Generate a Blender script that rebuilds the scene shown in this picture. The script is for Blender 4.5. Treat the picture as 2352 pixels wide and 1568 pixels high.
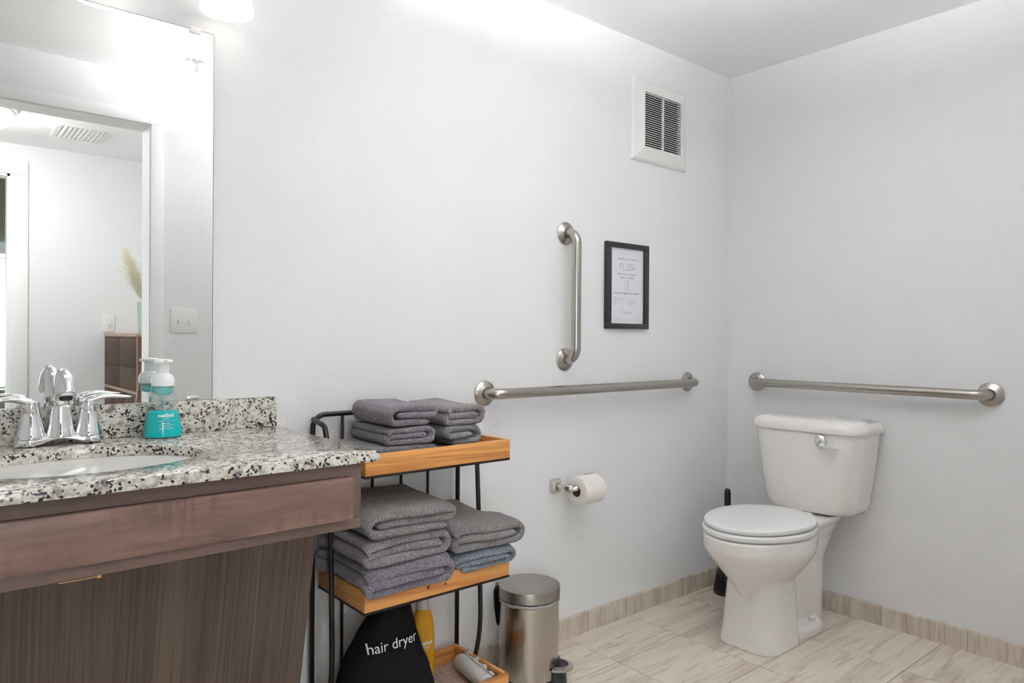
import bpy, bmesh, math, random
from mathutils import Vector, Matrix, noise as mnoise

for o in list(bpy.data.objects):
    bpy.data.objects.remove(o, do_unlink=True)
scene = bpy.context.scene
COL = scene.collection
PI = math.pi
sin, cos = math.sin, math.cos

# ------------------------------------------------------------------ camera
YAW, PITCH, ROLL = math.radians(40.0294), math.radians(-0.2558), math.radians(0.3464)
CAM = Vector((-2.8441, -1.8514, 1.0910))
fw = Vector((sin(YAW)*cos(PITCH), cos(YAW)*cos(PITCH), sin(PITCH)))
rt = Vector((cos(YAW), -sin(YAW), 0.0))
up = rt.cross(fw)
rt2 = rt*cos(ROLL) + up*sin(ROLL)
up2 = up*cos(ROLL) - rt*sin(ROLL)
cam_data = bpy.data.cameras.new('camera')
cam_data.sensor_width = 36.0
cam_data.lens = 36.0*1634.585/2352.0
cam_data.clip_start = 0.01
cam = bpy.data.objects.new('camera', cam_data)
cam.matrix_world = Matrix(((rt2.x, up2.x, -fw.x, CAM.x), (rt2.y, up2.y, -fw.y, CAM.y),
                           (rt2.z, up2.z, -fw.z, CAM.z), (0, 0, 0, 1)))
COL.objects.link(cam)
scene.camera = cam

# ------------------------------------------------------------------ world and large lights
world = bpy.data.worlds.new('sky')
scene.world = world
world.use_nodes = True
bg = world.node_tree.nodes['Background']
bg.inputs[0].default_value = (0.86, 0.93, 1.0, 1)
bg.inputs[1].default_value = 3.0

def area_light(name, loc, rot, sx, sy, power, color=(1, 1, 1)):
    d = bpy.data.lights.new(name, 'AREA')
    d.shape = 'RECTANGLE'; d.size = sx; d.size_y = sy; d.energy = power; d.color = color
    o = bpy.data.objects.new(name, d); COL.objects.link(o)
    o.location = loc; o.rotation_euler = rot
    return o
# fill light added just outside a made-up hall window, facing into the hall
area_light('added_hall_fill', (-4.05, -3.70, 0.92), (math.radians(90), 0, 0), 1.25, 1.60, 22, (0.95, 0.98, 1.0))
area_light('bedroom_window_daylight', (-2.62, -5.12, 1.2), (math.radians(90), 0, 0), 1.1, 1.0, 30, (0.95, 0.98, 1.0))

vs = scene.view_settings
vs.view_transform = 'Standard'; vs.look = 'None'; vs.gamma = 1.0; vs.use_curve_mapping = False
vs.exposure = 0.24
scene.cycles.max_bounces = 12
scene.cycles.diffuse_bounces = 6
scene.cycles.caustics_refractive = False
scene.cycles.adaptive_threshold = 0.22
scene.cycles.adaptive_min_samples = 18

# ------------------------------------------------------------------ materials
MATS = {}
def new_mat(name):
    m = bpy.data.materials.new(name); m.use_nodes = True
    nt = m.node_tree
    b = nt.nodes['Principled BSDF']
    MATS[name] = m
    return m, nt, b

def L(nt, a, b): nt.links.new(a, b)
def N(nt, t, **kw):
    n = nt.nodes.new(t)
    for k, v in kw.items(): setattr(n, k, v)
    return n

def plain(name, col, rough=0.5, metal=0.0, coat=0.0, spec=0.5):
    m, nt, b = new_mat(name)
    b.inputs['Base Color'].default_value = (*col, 1)
    b.inputs['Roughness'].default_value = rough
    b.inputs['Metallic'].default_value = metal
    b.inputs['Coat Weight'].default_value = coat
    b.inputs['Coat Roughness'].default_value = 0.05
    b.inputs['Specular IOR Level'].default_value = spec
    return m

def coords(nt, scale=(1, 1, 1), rnd=False, kind='Object'):
    tc = N(nt, 'ShaderNodeTexCoord')
    mp = N(nt, 'ShaderNodeMapping')
    mp.inputs['Scale'].default_value = scale
    L(nt, tc.outputs[kind], mp.inputs['Vector'])
    if rnd:
        oi = N(nt, 'ShaderNodeObjectInfo')
        mu = N(nt, 'ShaderNodeMath', operation='MULTIPLY'); mu.inputs[1].default_value = 37.0
        L(nt, oi.outputs['Random'], mu.inputs[0])
        cx = N(nt, 'ShaderNodeCombineXYZ')
        for i in range(3): L(nt, mu.outputs[0], cx.inputs[i])
        L(nt, cx.outputs[0], mp.inputs['Location'])
    return mp.outputs['Vector']

def noise(nt, vec, scale, detail=4, rough=0.55, dist=0.0):
    n = N(nt, 'ShaderNodeTexNoise')
    n.inputs['Scale'].default_value = scale; n.inputs['Detail'].default_value = detail
    n.inputs['Roughness'].default_value = rough; n.inputs['Distortion'].default_value = dist
    L(nt, vec, n.inputs['Vector'])
    return n.outputs['Fac']

def ramp(nt, fac, stops, interp='LINEAR'):
    r = N(nt, 'ShaderNodeValToRGB')
    r.color_ramp.interpolation = interp
    els = r.color_ramp.elements
    while len(els) > 1: els.remove(els[-1])
    els[0].position = stops[0][0]; els[0].color = (*stops[0][1], 1)
    for p, c in stops[1:]:
        e = els.new(p); e.color = (*c, 1)
    L(nt, fac, r.inputs['Fac'])
    return r.outputs['Color']

def mix(nt, fac, a, b, mode='MIX'):
    m = N(nt, 'ShaderNodeMixRGB', blend_type=mode)
    if isinstance(fac, (int, float)): m.inputs[0].default_value = fac
    else: L(nt, fac, m.inputs[0])
    for i, v in ((1, a), (2, b)):
        if isinstance(v, tuple): m.inputs[i].default_value = (*v, 1)
        else: L(nt, v, m.inputs[i])
    return m.outputs[0]

def bump(nt, b, h, strength, dist):
    n = N(nt, 'ShaderNodeBump')
    n.inputs['Strength'].default_value = strength; n.inputs['Distance'].default_value = dist
    L(nt, h, n.inputs['Height']); L(nt, n.outputs[0], b.inputs['Normal'])
    return n

def paint(name, col, bumpy=0.35):
    m, nt, b = new_mat(name)
    b.inputs['Base Color'].default_value = (*col, 1)
    b.inputs['Roughness'].default_value = 0.62
    b.inputs['Specular IOR Level'].default_value = 0.3
    if bumpy > 0.05:
        v = coords(nt)
        bump(nt, b, noise(nt, v, 150, 0.6, 0.5), bumpy, 0.0022)
    return m

paint('wall_paint', (0.795, 0.805, 0.82))
paint('ceiling_paint', (0.92, 0.925, 0.935), 0.0)
paint('trim_paint', (0.84, 0.845, 0.85), 0.02)
paint('olive_paint', (0.27, 0.29, 0.22), 0.0)
paint('hall_paint', (0.795, 0.805, 0.82), 0.0)
plain('ceramic', (0.88, 0.855, 0.835), 0.09, 0, 0.4)
plain('seat_plastic', (0.87, 0.875, 0.875), 0.16)
plain('basin_white', (0.86, 0.865, 0.86), 0.08)
plain('chrome', (0.86, 0.87, 0.88), 0.05, 1.0)
plain('mirror_silver', (0.90, 0.925, 0.915), 0.0, 1.0)
plain('dark_edge', (0.05, 0.055, 0.05), 0.4)
plain('rack_metal', (0.022, 0.018, 0.015), 0.42, 0.3)
plain('black_plastic', (0.008, 0.008, 0.009), 0.12)
plain('matte_black', (0.012, 0.012, 0.013), 0.55)
plain('white_plastic', (0.82, 0.82, 0.81), 0.32)
plain('vent_white', (0.80, 0.795, 0.78), 0.38)
plain('vent_dark', (0.012, 0.011, 0.010), 0.8)
plain('frame_black', (0.018, 0.016, 0.019), 0.45)
plain('poster_paper', (0.86, 0.875, 0.90), 0.35)
plain('ink', (0.06, 0.06, 0.07), 0.7)
plain('ink_light', (0.42, 0.43, 0.45), 0.7)
plain('white_print', (0.88, 0.93, 0.93), 0.5)
plain('bag_print', (0.72, 0.71, 0.70), 0.7)
plain('bin_base', (0.015, 0.015, 0.016), 0.35)
plain('cardboard', (0.16, 0.08, 0.045), 0.85)
plain('liner_plastic', (0.34, 0.33, 0.33), 0.25)
plain('roll_plastic', (0.66, 0.67, 0.66), 0.3)
plain('grout', (0.30, 0.255, 0.21), 0.9)
plain('base_grout', (0.36, 0.32, 0.28), 0.9)
plain('raw_wood', (0.55, 0.33, 0.15), 0.8)
plain('caulk', (0.60, 0.42, 0.30), 0.7)
plain('pump_plastic', (0.90, 0.92, 0.92), 0.25)
plain('cap_grey', (0.60, 0.57, 0.53), 0.4)
plain('light_wood', (0.42, 0.30, 0.23), 0.6)
plain('blind_slat', (0.80, 0.80, 0.79), 0.5)
plain('hall_floor', (0.22, 0.16, 0.11), 0.5)
plain('plume', (0.97, 0.94, 0.82), 0.9)
plain('stem_green', (0.30, 0.34, 0.12), 0.8)
plain('leaf', (0.08, 0.16, 0.05), 0.6)
plain('brass_red', (0.45, 0.12, 0.05), 0.3)

def brushed(name, col, rough, axis, scale=900):
    m, nt, b = new_mat(name)
    b.inputs['Metallic'].default_value = 1.0
    s = [1, 1, 1]
    for i in range(3): s[i] = 1.0 if i != axis else 0.02
    v = coords(nt, tuple(s))
    n = noise(nt, v, scale, 2, 0.5)
    c = ramp(nt, n, [(0.3, tuple(x*0.90 for x in col)), (0.7, tuple(min(1, x*1.08) for x in col))])
    L(nt, c, b.inputs['Base Color'])
    b.inputs['Roughness'].default_value = rough
    bump(nt, b, n, 0.12, 0.0003)
    return m
brushed('brushed_steel', (0.44, 0.41, 0.375), 0.27, 0, 700)
brushed('bin_steel', (0.50, 0.47, 0.435), 0.24, 0, 700)
brushed('bin_lid_steel', (0.40, 0.375, 0.35), 0.36, 1, 700)
plain('satin_nickel', (0.66, 0.63, 0.58), 0.20, 1.0)

def granite(name):
    m, nt, b = new_mat(name)
    v = coords(nt)
    base = ramp(nt, noise(nt, v, 55, 3, 0.6), [(0.33, (0.27, 0.235, 0.23)), (0.43, (0.58, 0.55, 0.51)), (0.50, (0.74, 0.72, 0.67)), (0.62, (0.80, 0.79, 0.75)), (0.75, (0.62, 0.52, 0.40))])
    vo = N(nt, 'ShaderNodeTexVoronoi'); vo.inputs['Scale'].default_value = 170
    vo.inputs['Randomness'].default_value = 1.0
    L(nt, v, vo.inputs['Vector'])
    sx = N(nt, 'ShaderNodeSeparateColor'); L(nt, vo.outputs['Color'], sx.inputs[0])
    grain = ramp(nt, sx.outputs[0], [(0.0, (0.80, 0.78, 0.74)), (0.45, (0.93, 0.92, 0.90)), (0.70, (0.70, 0.63, 0.56)), (0.86, (0.50, 0.45, 0.44))], 'CONSTANT')
    c = mix(nt, 0.75, base, grain, 'MULTIPLY')
    clump = noise(nt, v, 42, 2, 0.5)
    vo2 = N(nt, 'ShaderNodeTexVoronoi'); vo2.inputs['Scale'].default_value = 230
    mp2 = N(nt, 'ShaderNodeMapping'); mp2.inputs['Location'].default_value = (3.1, 1.7, 5.3); L(nt, v, mp2.inputs[0]); L(nt, mp2.outputs[0], vo2.inputs['Vector'])
    s2 = N(nt, 'ShaderNodeSeparateColor'); L(nt, vo2.outputs['Color'], s2.inputs[0])
    mu = N(nt, 'ShaderNodeMath', operation='MULTIPLY'); L(nt, s2.outputs[1], mu.inputs[0]); L(nt, clump, mu.inputs[1])
    mask = ramp(nt, mu.outputs[0], [(0.0, (0, 0, 0)), (0.405, (0, 0, 0)), (0.415, (1, 1, 1))])
    c = mix(nt, mask, c, (0.030, 0.028, 0.032))
    L(nt, c, b.inputs['Base Color'])
    b.inputs['Roughness'].default_value = 0.10
    return m
granite('granite')

def streaked_tile(name, axis, cols, scale=9, stretch=0.10):
    m, nt, b = new_mat(name)
    s = [1.0, 1.0, 1.0]; s[axis] = stretch
    v = coords(nt, tuple(s), True)
    n1 = noise(nt, v, scale, 6, 0.62, 0.9)
    n2 = noise(nt, v, scale*5, 5, 0.6, 0.6)
    c = ramp(nt, n1, [(0.28, cols[0]), (0.42, cols[1]), (0.56, cols[2]), (0.72, cols[1])])
    c2 = ramp(nt, n2, [(0.33, (0.60, 0.55, 0.50)), (0.48, (1, 1, 1)), (0.7, (1.0, 0.99, 0.97))])
    L(nt, mix(nt, 0.65, c, c2, 'MULTIPLY'), b.inputs['Base Color'])
    b.inputs['Roughness'].default_value = 0.38
    bump(nt, b, n2, 0.08, 0.001)
    return m
streaked_tile('floor_tile', 0, ((0.50, 0.42, 0.34), (0.66, 0.59, 0.50), (0.76, 0.69, 0.60)), 12, 0.10)
streaked_tile('base_tile', 2, ((0.40, 0.335, 0.275), (0.55, 0.485, 0.41), (0.66, 0.60, 0.52)), 16, 0.10)

def wood(name, dark, light, axis, scale=14, stretch=0.07, rough=0.45, rings=0.5, bumpy=0.05, knots=False):
    m, nt, b = new_mat(name)
    s = [1.0, 1.0, 1.0]; s[axis] = stretch
    v = coords(nt, tuple(s), True)
    n1 = noise(nt, v, scale, 3, 0.5, 1.2)
    w = N(nt, 'ShaderNodeMath', operation='MULTIPLY'); w.inputs[1].default_value = 26*rings
    L(nt, n1, w.inputs[0])
    sn = N(nt, 'ShaderNodeMath', operation='SINE'); L(nt, w.outputs[0], sn.inputs[0])
    ma = N(nt, 'ShaderNodeMapRange'); ma.inputs[1].default_value = -1; ma.inputs[2].default_value = 1
    L(nt, sn.outputs[0], ma.inputs[0])
    n2 = noise(nt, v, scale*14, 4, 0.6)
    add = N(nt, 'ShaderNodeMath', operation='ADD'); L(nt, ma.outputs[0], add.inputs[0])
    m2 = N(nt, 'ShaderNodeMath', operation='MULTIPLY'); m2.inputs[1].default_value = 0.9; L(nt, n2, m2.inputs[0])
    L(nt, m2.outputs[0], add.inputs[1])
    mid = tuple((a+c)/2 for a, c in zip(dark, light))
    c = ramp(nt, add.outputs[0], [(0.15, dark), (0.55, mid), (1.1, light)])
    if knots:      # curly cross figure in patches
        vc = coords(nt, (1, 1, 0.14)); rip = noise(nt, vc, 75, 1, 0.5, 0.4); msk = noise(nt, coords(nt, (0.35, 1, 1)), 11, 2, 0.5)
        mk_ = ramp(nt, msk, [(0.48, (0, 0, 0)), (0.62, (0.55, 0.55, 0.55))])
        c = mix(nt, mk_, c, mix(nt, 1.0, c, ramp(nt, rip, [(0.35, (0.72, 0.70, 0.70)), (0.65, (1.35, 1.32, 1.28))]), 'MULTIPLY'))
    L(nt, c, b.inputs['Base Color'])
    b.inputs['Roughness'].default_value = rough
    bump(nt, b, n2, bumpy, 0.001)
    return m
for ax, nm in ((0, 'x'), (1, 'y')):
    wood('pine_'+nm, (0.40, 0.140, 0.030), (0.68, 0.320, 0.095), ax, 12, 0.05, 0.42, 0.9)
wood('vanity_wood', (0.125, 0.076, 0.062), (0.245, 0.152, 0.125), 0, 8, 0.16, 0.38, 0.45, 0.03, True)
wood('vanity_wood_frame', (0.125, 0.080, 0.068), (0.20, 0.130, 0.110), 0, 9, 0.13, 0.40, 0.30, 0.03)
def laminate(name, dark, light):
    m, nt, b = new_mat(name)
    v = coords(nt, (1, 0.012, 0.012)); v2 = coords(nt, (1, 0.10, 0.10))
    n1 = noise(nt, v, 170, 2, 0.6); n2 = noise(nt, v, 26, 3, 0.5); n3 = noise(nt, v2, 9, 3, 0.5, 0.6)
    a1 = N(nt, 'ShaderNodeMath', operation='MULTIPLY_ADD'); a1.inputs[1].default_value = 0.75; L(nt, n1, a1.inputs[0])
    a2 = N(nt, 'ShaderNodeMath', operation='MULTIPLY_ADD'); a2.inputs[1].default_value = 0.45; L(nt, n2, a2.inputs[0])
    a3 = N(nt, 'ShaderNodeMath', operation='MULTIPLY'); a3.inputs[1].default_value = 0.45; L(nt, n3, a3.inputs[0]); L(nt, a3.outputs[0], a2.inputs[2])
    L(nt, a2.outputs[0], a1.inputs[2])
    L(nt, ramp(nt, a1.outputs[0], [(0.60, dark), (0.82, tuple((x+y)/2 for x, y in zip(dark, light))), (1.0, light)]), b.inputs['Base Color'])
    b.inputs['Roughness'].default_value = 0.45
    bump(nt, b, n1, 0.05, 0.001)
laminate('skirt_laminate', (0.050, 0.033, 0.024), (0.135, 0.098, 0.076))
wood('brown_panel', (0.025, 0.012, 0.008), (0.085, 0.042, 0.026), 1, 9, 0.35, 0.65, 0.5)
wood('side_panel_wood', (0.16, 0.07, 0.03), (0.30, 0.14, 0.065), 2, 9, 0.3, 0.5, 0.4)

def terry(name, col):
    m, nt, b = new_mat(name)
    v = coords(nt, (1, 1, 1), True)
    n = noise(nt, v, 330, 3, 0.72)
    n0 = noise(nt, v, 26, 2, 0.5)
    c = ramp(nt, n, [(0.32, tuple(x*0.30 for x in col)), (0.5, col), (0.68, tuple(min(1, x*2.0) for x in col))])
    c = mix(nt, 0.5, c, ramp(nt, n0, [(0.3, (0.75, 0.75, 0.78)), (0.7, (1.1, 1.06, 1.06))]), 'MULTIPLY')
    L(nt, c, b.inputs['Base Color'])
    b.inputs['Roughness'].default_value = 1.0
    b.inputs['Specular IOR Level'].default_value = 0.08
    b.inputs['Sheen Weight'].default_value = 0.25
    b.inputs['Sheen Roughness'].default_value = 0.5
    bump(nt, b, n, 1.0, 0.004)
    return m
terry('terry_purple_grey', (0.210, 0.193, 0.224))
terry('terry_warm_grey', (0.259, 0.231, 0.241))
terry('terry_grey', (0.210, 0.210, 0.221))
terry('terry_blue_grey', (0.182, 0.217, 0.259))
terry('terry_dark', (0.154, 0.151, 0.168))
terry('terry_neutral', (0.231, 0.221, 0.221))
plain('dobby_band', (0.21, 0.19, 0.215), 0.9, spec=0.1)
plain('hem', (0.19, 0.175, 0.195), 0.9, spec=0.1)

def fabric(name, col):
    m, nt, b = new_mat(name)
    v = coords(nt)
    n = noise(nt, v, 500, 2, 0.5)
    b.inputs['Base Color'].default_value = (*col, 1)
    b.inputs['Roughness'].default_value = 0.95
    b.inputs['Specular IOR Level'].default_value = 0.12
    bump(nt, b, n, 0.3, 0.001)
    return m
fabric('bag_cloth', (0.0075, 0.0075, 0.0085))

def mat_woven():
    m, nt, b = new_mat('woven_mat')
    v1 = coords(nt, (1, 0.04, 1)); v2 = coords(nt, (0.04, 1, 1))
    a = noise(nt, v1, 330, 2, 0.6); c = noise(nt, v2, 330, 2, 0.6)
    mx = N(nt, 'ShaderNodeMath', operation='MAXIMUM'); L(nt, a, mx.inputs[0]); L(nt, c, mx.inputs[1])
    L(nt, ramp(nt, mx.outputs[0], [(0.45, (0.30, 0.20, 0.17)), (0.58, (0.48, 0.36, 0.31)), (0.70, (0.70, 0.58, 0.50))]), b.inputs['Base Color'])
    b.inputs['Roughness'].default_value = 0.8
    bump(nt, b, mx.outputs[0], 0.4, 0.001)
mat_woven()

def tissue():
    m, nt, b = new_mat('tissue')
    b.inputs['Base Color'].default_value = (0.84, 0.80, 0.76, 1)
    b.inputs['Roughness'].default_value = 0.95
    b.inputs['Specular IOR Level'].default_value = 0.1
    v = coords(nt)
    bump(nt, b, noise(nt, v, 260, 2, 0.5), 0.25, 0.001)
tissue()

def clear(name, tint, gloss=0.12, ior=1.45):
    # thin clear plastic or glass: mostly transparent with a clean reflection
    m = bpy.data.materials.new(name); m.use_nodes = True
    nt = m.node_tree
    for n in list(nt.nodes):
        if n.type != 'OUTPUT_MATERIAL': nt.nodes.remove(n)
    out = [n for n in nt.nodes if n.type == 'OUTPUT_MATERIAL'][0]
    t = N(nt, 'ShaderNodeBsdfTransparent'); t.inputs[0].default_value = (*tint, 1)
    g = N(nt, 'ShaderNodeBsdfGlossy'); g.inputs['Roughness'].default_value = 0.03
    lw = N(nt, 'ShaderNodeLayerWeight'); lw.inputs['Blend'].default_value = 0.5
    pw = N(nt, 'ShaderNodeMath', operation='POWER'); pw.inputs[1].default_value = 4.0; L(nt, lw.outputs['Facing'], pw.inputs[0])
    fr = N(nt, 'ShaderNodeMath', operation='MULTIPLY_ADD'); fr.inputs[1].default_value = 0.6; fr.inputs[2].default_value = ((ior-1)/(ior+1))**2
    L(nt, pw.outputs[0], fr.inputs[0])
    mx = N(nt, 'ShaderNodeMixShader')
    L(nt, fr.outputs[0], mx.inputs[0]); L(nt, t.outputs[0], mx.inputs[1]); L(nt, g.outputs[0], mx.inputs[2])
    L(nt, mx.outputs[0], out.inputs[0])
    MATS[name] = m
clear('clear_plastic', (0.93, 0.96, 0.96))
clear('vase_glass', (0.90, 0.95, 0.92))
clear('window_glass', (0.96, 0.98, 0.98))
clear('poster_glass', (0.98, 0.98, 0.99), ior=1.25)

def liquid(name, col, trans=0.45):
    m, nt, b = new_mat(name)
    b.inputs['Base Color'].default_value = (*col, 1)
    b.inputs['Roughness'].default_value = 0.06
    b.inputs['Subsurface Weight'].default_value = 0.0
    b.inputs['Transmission Weight'].default_value = trans
    b.inputs['IOR'].default_value = 1.34
liquid('teal_soap', (0.0, 0.66, 0.68), 0.22)
liquid('teal_residue', (0.30, 0.80, 0.78), 0.3)
liquid('yellow_soap', (0.72, 0.36, 0.015), 0.15)

def emit(name, col, strength, base=(0.9, 0.88, 0.85)):
    m, nt, b = new_mat(name)
    b.inputs['Base Color'].default_value = (*base, 1)
    b.inputs['Roughness'].default_value = 0.25
    b.inputs['Emission Color'].default_value = (*col, 1)
    b.inputs['Emission Strength'].default_value = strength
emit('shade_glass', (1.0, 0.965, 0.92), 0.9)
for n_ in ('shade_glass',): MATS[n_].cycles.emission_sampling = 'NONE'
emit('bulb_glow', (1.0, 0.965, 0.91), 1.3)
emit('added_uplight_glass', (1.0, 0.985, 0.97), 2.0)
emit('added_uplight_bulb', (1.0, 0.985, 0.97), 545.0)  # bulbs of the added uplight, strong enough to fill the room
emit('dome_glass', (1.0, 0.965, 0.92), 46.0)

# ------------------------------------------------------------------ mesh helpers
def link(name, me, mat=None, parent=None, loc=(0, 0, 0), smooth=True, world=False):
    o = bpy.data.objects.new(name, me)
    COL.objects.link(o)
    if mat:
        for mm in (mat if isinstance(mat, (list, tuple)) else [mat]):
            me.materials.append(MATS[mm])
    if parent is not None:
        o.parent = parent
    o.location = loc
    if smooth:
        for p in me.polygons: p.use_smooth = True
    return o

def mk(name, verts, faces, mat=None, parent=None, loc=(0, 0, 0), smooth=True, angle=None):
    me = bpy.data.meshes.new(name)
    me.from_pydata([tuple(v) for v in verts], [], faces)
    me.validate(); me.update()
    bm = bmesh.new(); bm.from_mesh(me)
    bmesh.ops.recalc_face_normals(bm, faces=bm.faces)
    bm.to_mesh(me); bm.free()
    o = link(name, me, mat, parent, loc, smooth)
    if smooth and angle is not None:
        sharp(me, angle)
    return o

def sharp(me, angle):
    bm = bmesh.new(); bm.from_mesh(me)
    a = math.radians(angle)
    for e in bm.edges:
        if len(e.link_faces) == 2 and e.calc_face_angle(0) > a: e.smooth = False
    bm.to_mesh(me); bm.free()

def boxes_mesh(name, boxes, bevel=0.0, seg=2):
    bm = bmesh.new()
    for (x0, x1, y0, y1, z0, z1) in boxes:
        r = bmesh.ops.create_cube(bm, size=1.0)
        for v in r['verts']:
            v.co = Vector(((x0+x1)/2+v.co.x*(x1-x0), (y0+y1)/2+v.co.y*(y1-y0), (z0+z1)/2+v.co.z*(z1-z0)))
    if bevel > 0:
        bmesh.ops.bevel(bm, geom=list(bm.edges), offset=bevel, segments=seg, profile=0.5, affect='EDGES')
    me = bpy.data.meshes.new(name); bm.to_mesh(me); bm.free()
    return me

def box(name, b, mat, parent=None, bevel=0.0, loc=(0, 0, 0), smooth=False, seg=2):
    me = boxes_mesh(name, [b] if not isinstance(b[0], (tuple, list)) else b, bevel, seg)
    o = link(name, me, mat, parent, loc, bevel > 0 or smooth)
    if bevel > 0: sharp(me, 40)
    return o

def loft(rings, cap0=True, cap1=True, closed=True):
    n = len(rings[0]); vs_ = []; fs = []
    for r in rings: vs_ += [tuple(p) for p in r]
    for i in range(len(rings)-1):
        for j in range(n if closed else n-1):
            k = (j+1) % n
            fs.append((i*n+j, i*n+k, (i+1)*n+k, (i+1)*n+j))
    if cap0: fs.append(tuple(range(n-1, -1, -1)))
    if cap1: fs.append(tuple((len(rings)-1)*n+j for j in range(n)))
    return vs_, fs

def lathe(profile, seg=40, cx=0, cy=0, ox=1.0, oy=1.0):
    rings = []
    for r, z in profile:
        rings.append([(cx+ox*r*cos(2*PI*j/seg), cy+oy*r*sin(2*PI*j/seg), z) for j in range(seg)])
    return loft(rings, profile[0][0] > 1e-5, profile[-1][0] > 1e-5)

def frames(path):
    pts = [Vector(p) for p in path]; out = []
    prev = None
    for i, p in enumerate(pts):
        t = (pts[min(i+1, len(pts)-1)]-pts[max(i-1, 0)]).normalized()
        if prev is None:
            a = Vector((0, 0, 1)) if abs(t.z) < 0.9 else Vector((1, 0, 0))
            n = t.cross(a).normalized()
        else:
            n = (prev - t*prev.dot(t)).normalized()
        prev = n
        out.append((p, t, n, t.cross(n)))
    return out

def tube(path, r, seg=14, caps=True, rb=None):
    rings = []
    fr = frames(path)
    for i, (p, t, n, b) in enumerate(fr):
        ra = r[i] if isinstance(r, (list, tuple)) else r
        rbb = (rb[i] if isinstance(rb, (list, tuple)) else rb) if rb is not None else ra
        rings.append([p + n*(ra*cos(2*PI*j/seg)) + b*(rbb*sin(2*PI*j/seg)) for j in range(seg)])
    return loft(rings, caps, caps)

def round_path(pts, rad, k=8):
    pts = [Vector(p) for p in pts]; out = [pts[0]]
    for i in range(1, len(pts)-1):
        a, b, c = pts[i-1], pts[i], pts[i+1]
        r = rad[i-1] if isinstance(rad, (list, tuple)) else rad
        u, w = (a-b).normalized(), (c-b).normalized()
        ang = u.angle(w)
        if ang > PI-1e-3: out.append(b); continue
        d = r/math.tan(ang/2)
        p0, p1 = b+u*d, b+w*d
        cen = b + (u+w).normalized()*(r/math.sin(ang/2))
        for j in range(k+1):
            t = j/k
            q0, q1 = p0-cen, p1-cen; th = q0.angle(q1)
            out.append(cen + (q0*math.sin((1-t)*th) + q1*math.sin(t*th))/math.sin(th))
    out.append(pts[-1])
    return out

def sell(cx, cy, a, b, z, n=48, e=2.0, a2=None):
    # superellipse ring; a2 = half length on the -x side
    pts = []
    for j in range(n):
        t = 2*PI*j/n; c, s = cos(t), sin(t)
        ax = a if c >= 0 or a2 is None else a2
        pts.append((cx+ax*math.copysign(abs(c)**(2/e), c), cy+b*math.copysign(abs(s)**(2/e), s), z))
    return pts

def join(parts):
    V, F = [], []
    for v, f in parts:
        o = len(V); V += [tuple(p) for p in v]; F += [tuple(i+o for i in q) for q in f]
    return V, F

def empty(name, loc, label, cat, group=None, rz=0.0):
    o = bpy.data.objects.new(name, None); COL.objects.link(o)
    o.location = loc; o.rotation_euler = (0, 0, rz); o.empty_display_size = 0.05
    tag(o, label, cat, group)
    return o

def tag(o, label, cat, group=None):
    o['label'] = label; o['category'] = cat
    if group: o['group'] = group
    return o

def struct(o, label=None):
    o['kind'] = 'structure'
    if label: o['label'] = label
    return o

def text_geo(body, size, shear=0.0, align='CENTER', bold=0.0, spacing=1.0):
    cu = bpy.data.curves.new('lettering', 'FONT')
    cu.body = body; cu.size = size; cu.shear = shear; cu.align_x = align; cu.align_y = 'CENTER'
    cu.offset = bold; cu.space_character = spacing; cu.resolution_u = 4
    ob = bpy.data.objects.new('lettering', cu); COL.objects.link(ob)
    bpy.context.view_layer.update()
    dg = bpy.context.evaluated_depsgraph_get()
    me = bpy.data.meshes.new_from_object(ob.evaluated_get(dg))
    V = [v.co.copy() for v in me.vertices]; F = [tuple(p.vertices) for p in me.polygons]
    bpy.data.objects.remove(ob, do_unlink=True); bpy.data.curves.remove(cu); bpy.data.meshes.remove(me)
    return V, F

H = 2.278
# ------------------------------------------------------------------ room shell
struct(box('wall_back', (-3.6, 0.1, 0.0, 0.12, -0.02, H), 'wall_paint'))
struct(box('wall_right', (0.0, 0.12, -1.84, 0.0, -0.02, H), 'wall_paint'))
struct(box('wall_left', (-3.62, -3.5, -1.84, 0.0, -0.02, H), 'wall_paint'))
DX0, DX1, DZ = -2.955, -2.025, 2.05
struct(box('wall_front', [(DX1+0.012, 0.0, -1.84, -1.715, -0.02, H), (-3.5, DX0-0.012, -1.84, -1.715, -0.02, H),
                          (DX0-0.012, DX1+0.012, -1.84, -1.715, DZ+0.012, H)], 'wall_paint'))
struct(box('ceiling', (-3.62, 0.12, -1.84, 0.12, H, H+0.1), 'ceiling_paint'))
# door lining and casing
struct(box('trim_1', [(DX1, DX1+0.012, -1.845, -1.71, 0, DZ), (DX0-0.012, DX0, -1.845, -1.71, 0, DZ), (DX0-0.012, DX1+0.012, -1.845, -1.71, DZ, DZ+0.012)], 'trim_paint'), 'white lining of the bathroom doorway')
struct(box('trim_2', [(DX1+0.004, DX1+0.058, -1.712, -1.698, 0, DZ+0.004), (DX0-0.058, DX0-0.004, -1.712, -1.698, 0, DZ+0.004), (DX0-0.058, DX1+0.058, -1.712, -1.698, DZ+0.004, DZ+0.058)], 'trim_paint', bevel=0.003), 'white casing around the bathroom doorway')
struct(box('trim_3', [(DX1+0.004, DX1+0.058, -1.856, -1.842, 0, DZ+0.004), (DX0-0.058, DX0-0.004, -1.856, -1.842, 0, DZ+0.004), (DX0-0.058, DX1+0.058, -1.856, -1.842, DZ+0.004, DZ+0.058)], 'trim_paint'), 'white casing on the hall side of the doorway')

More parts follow.
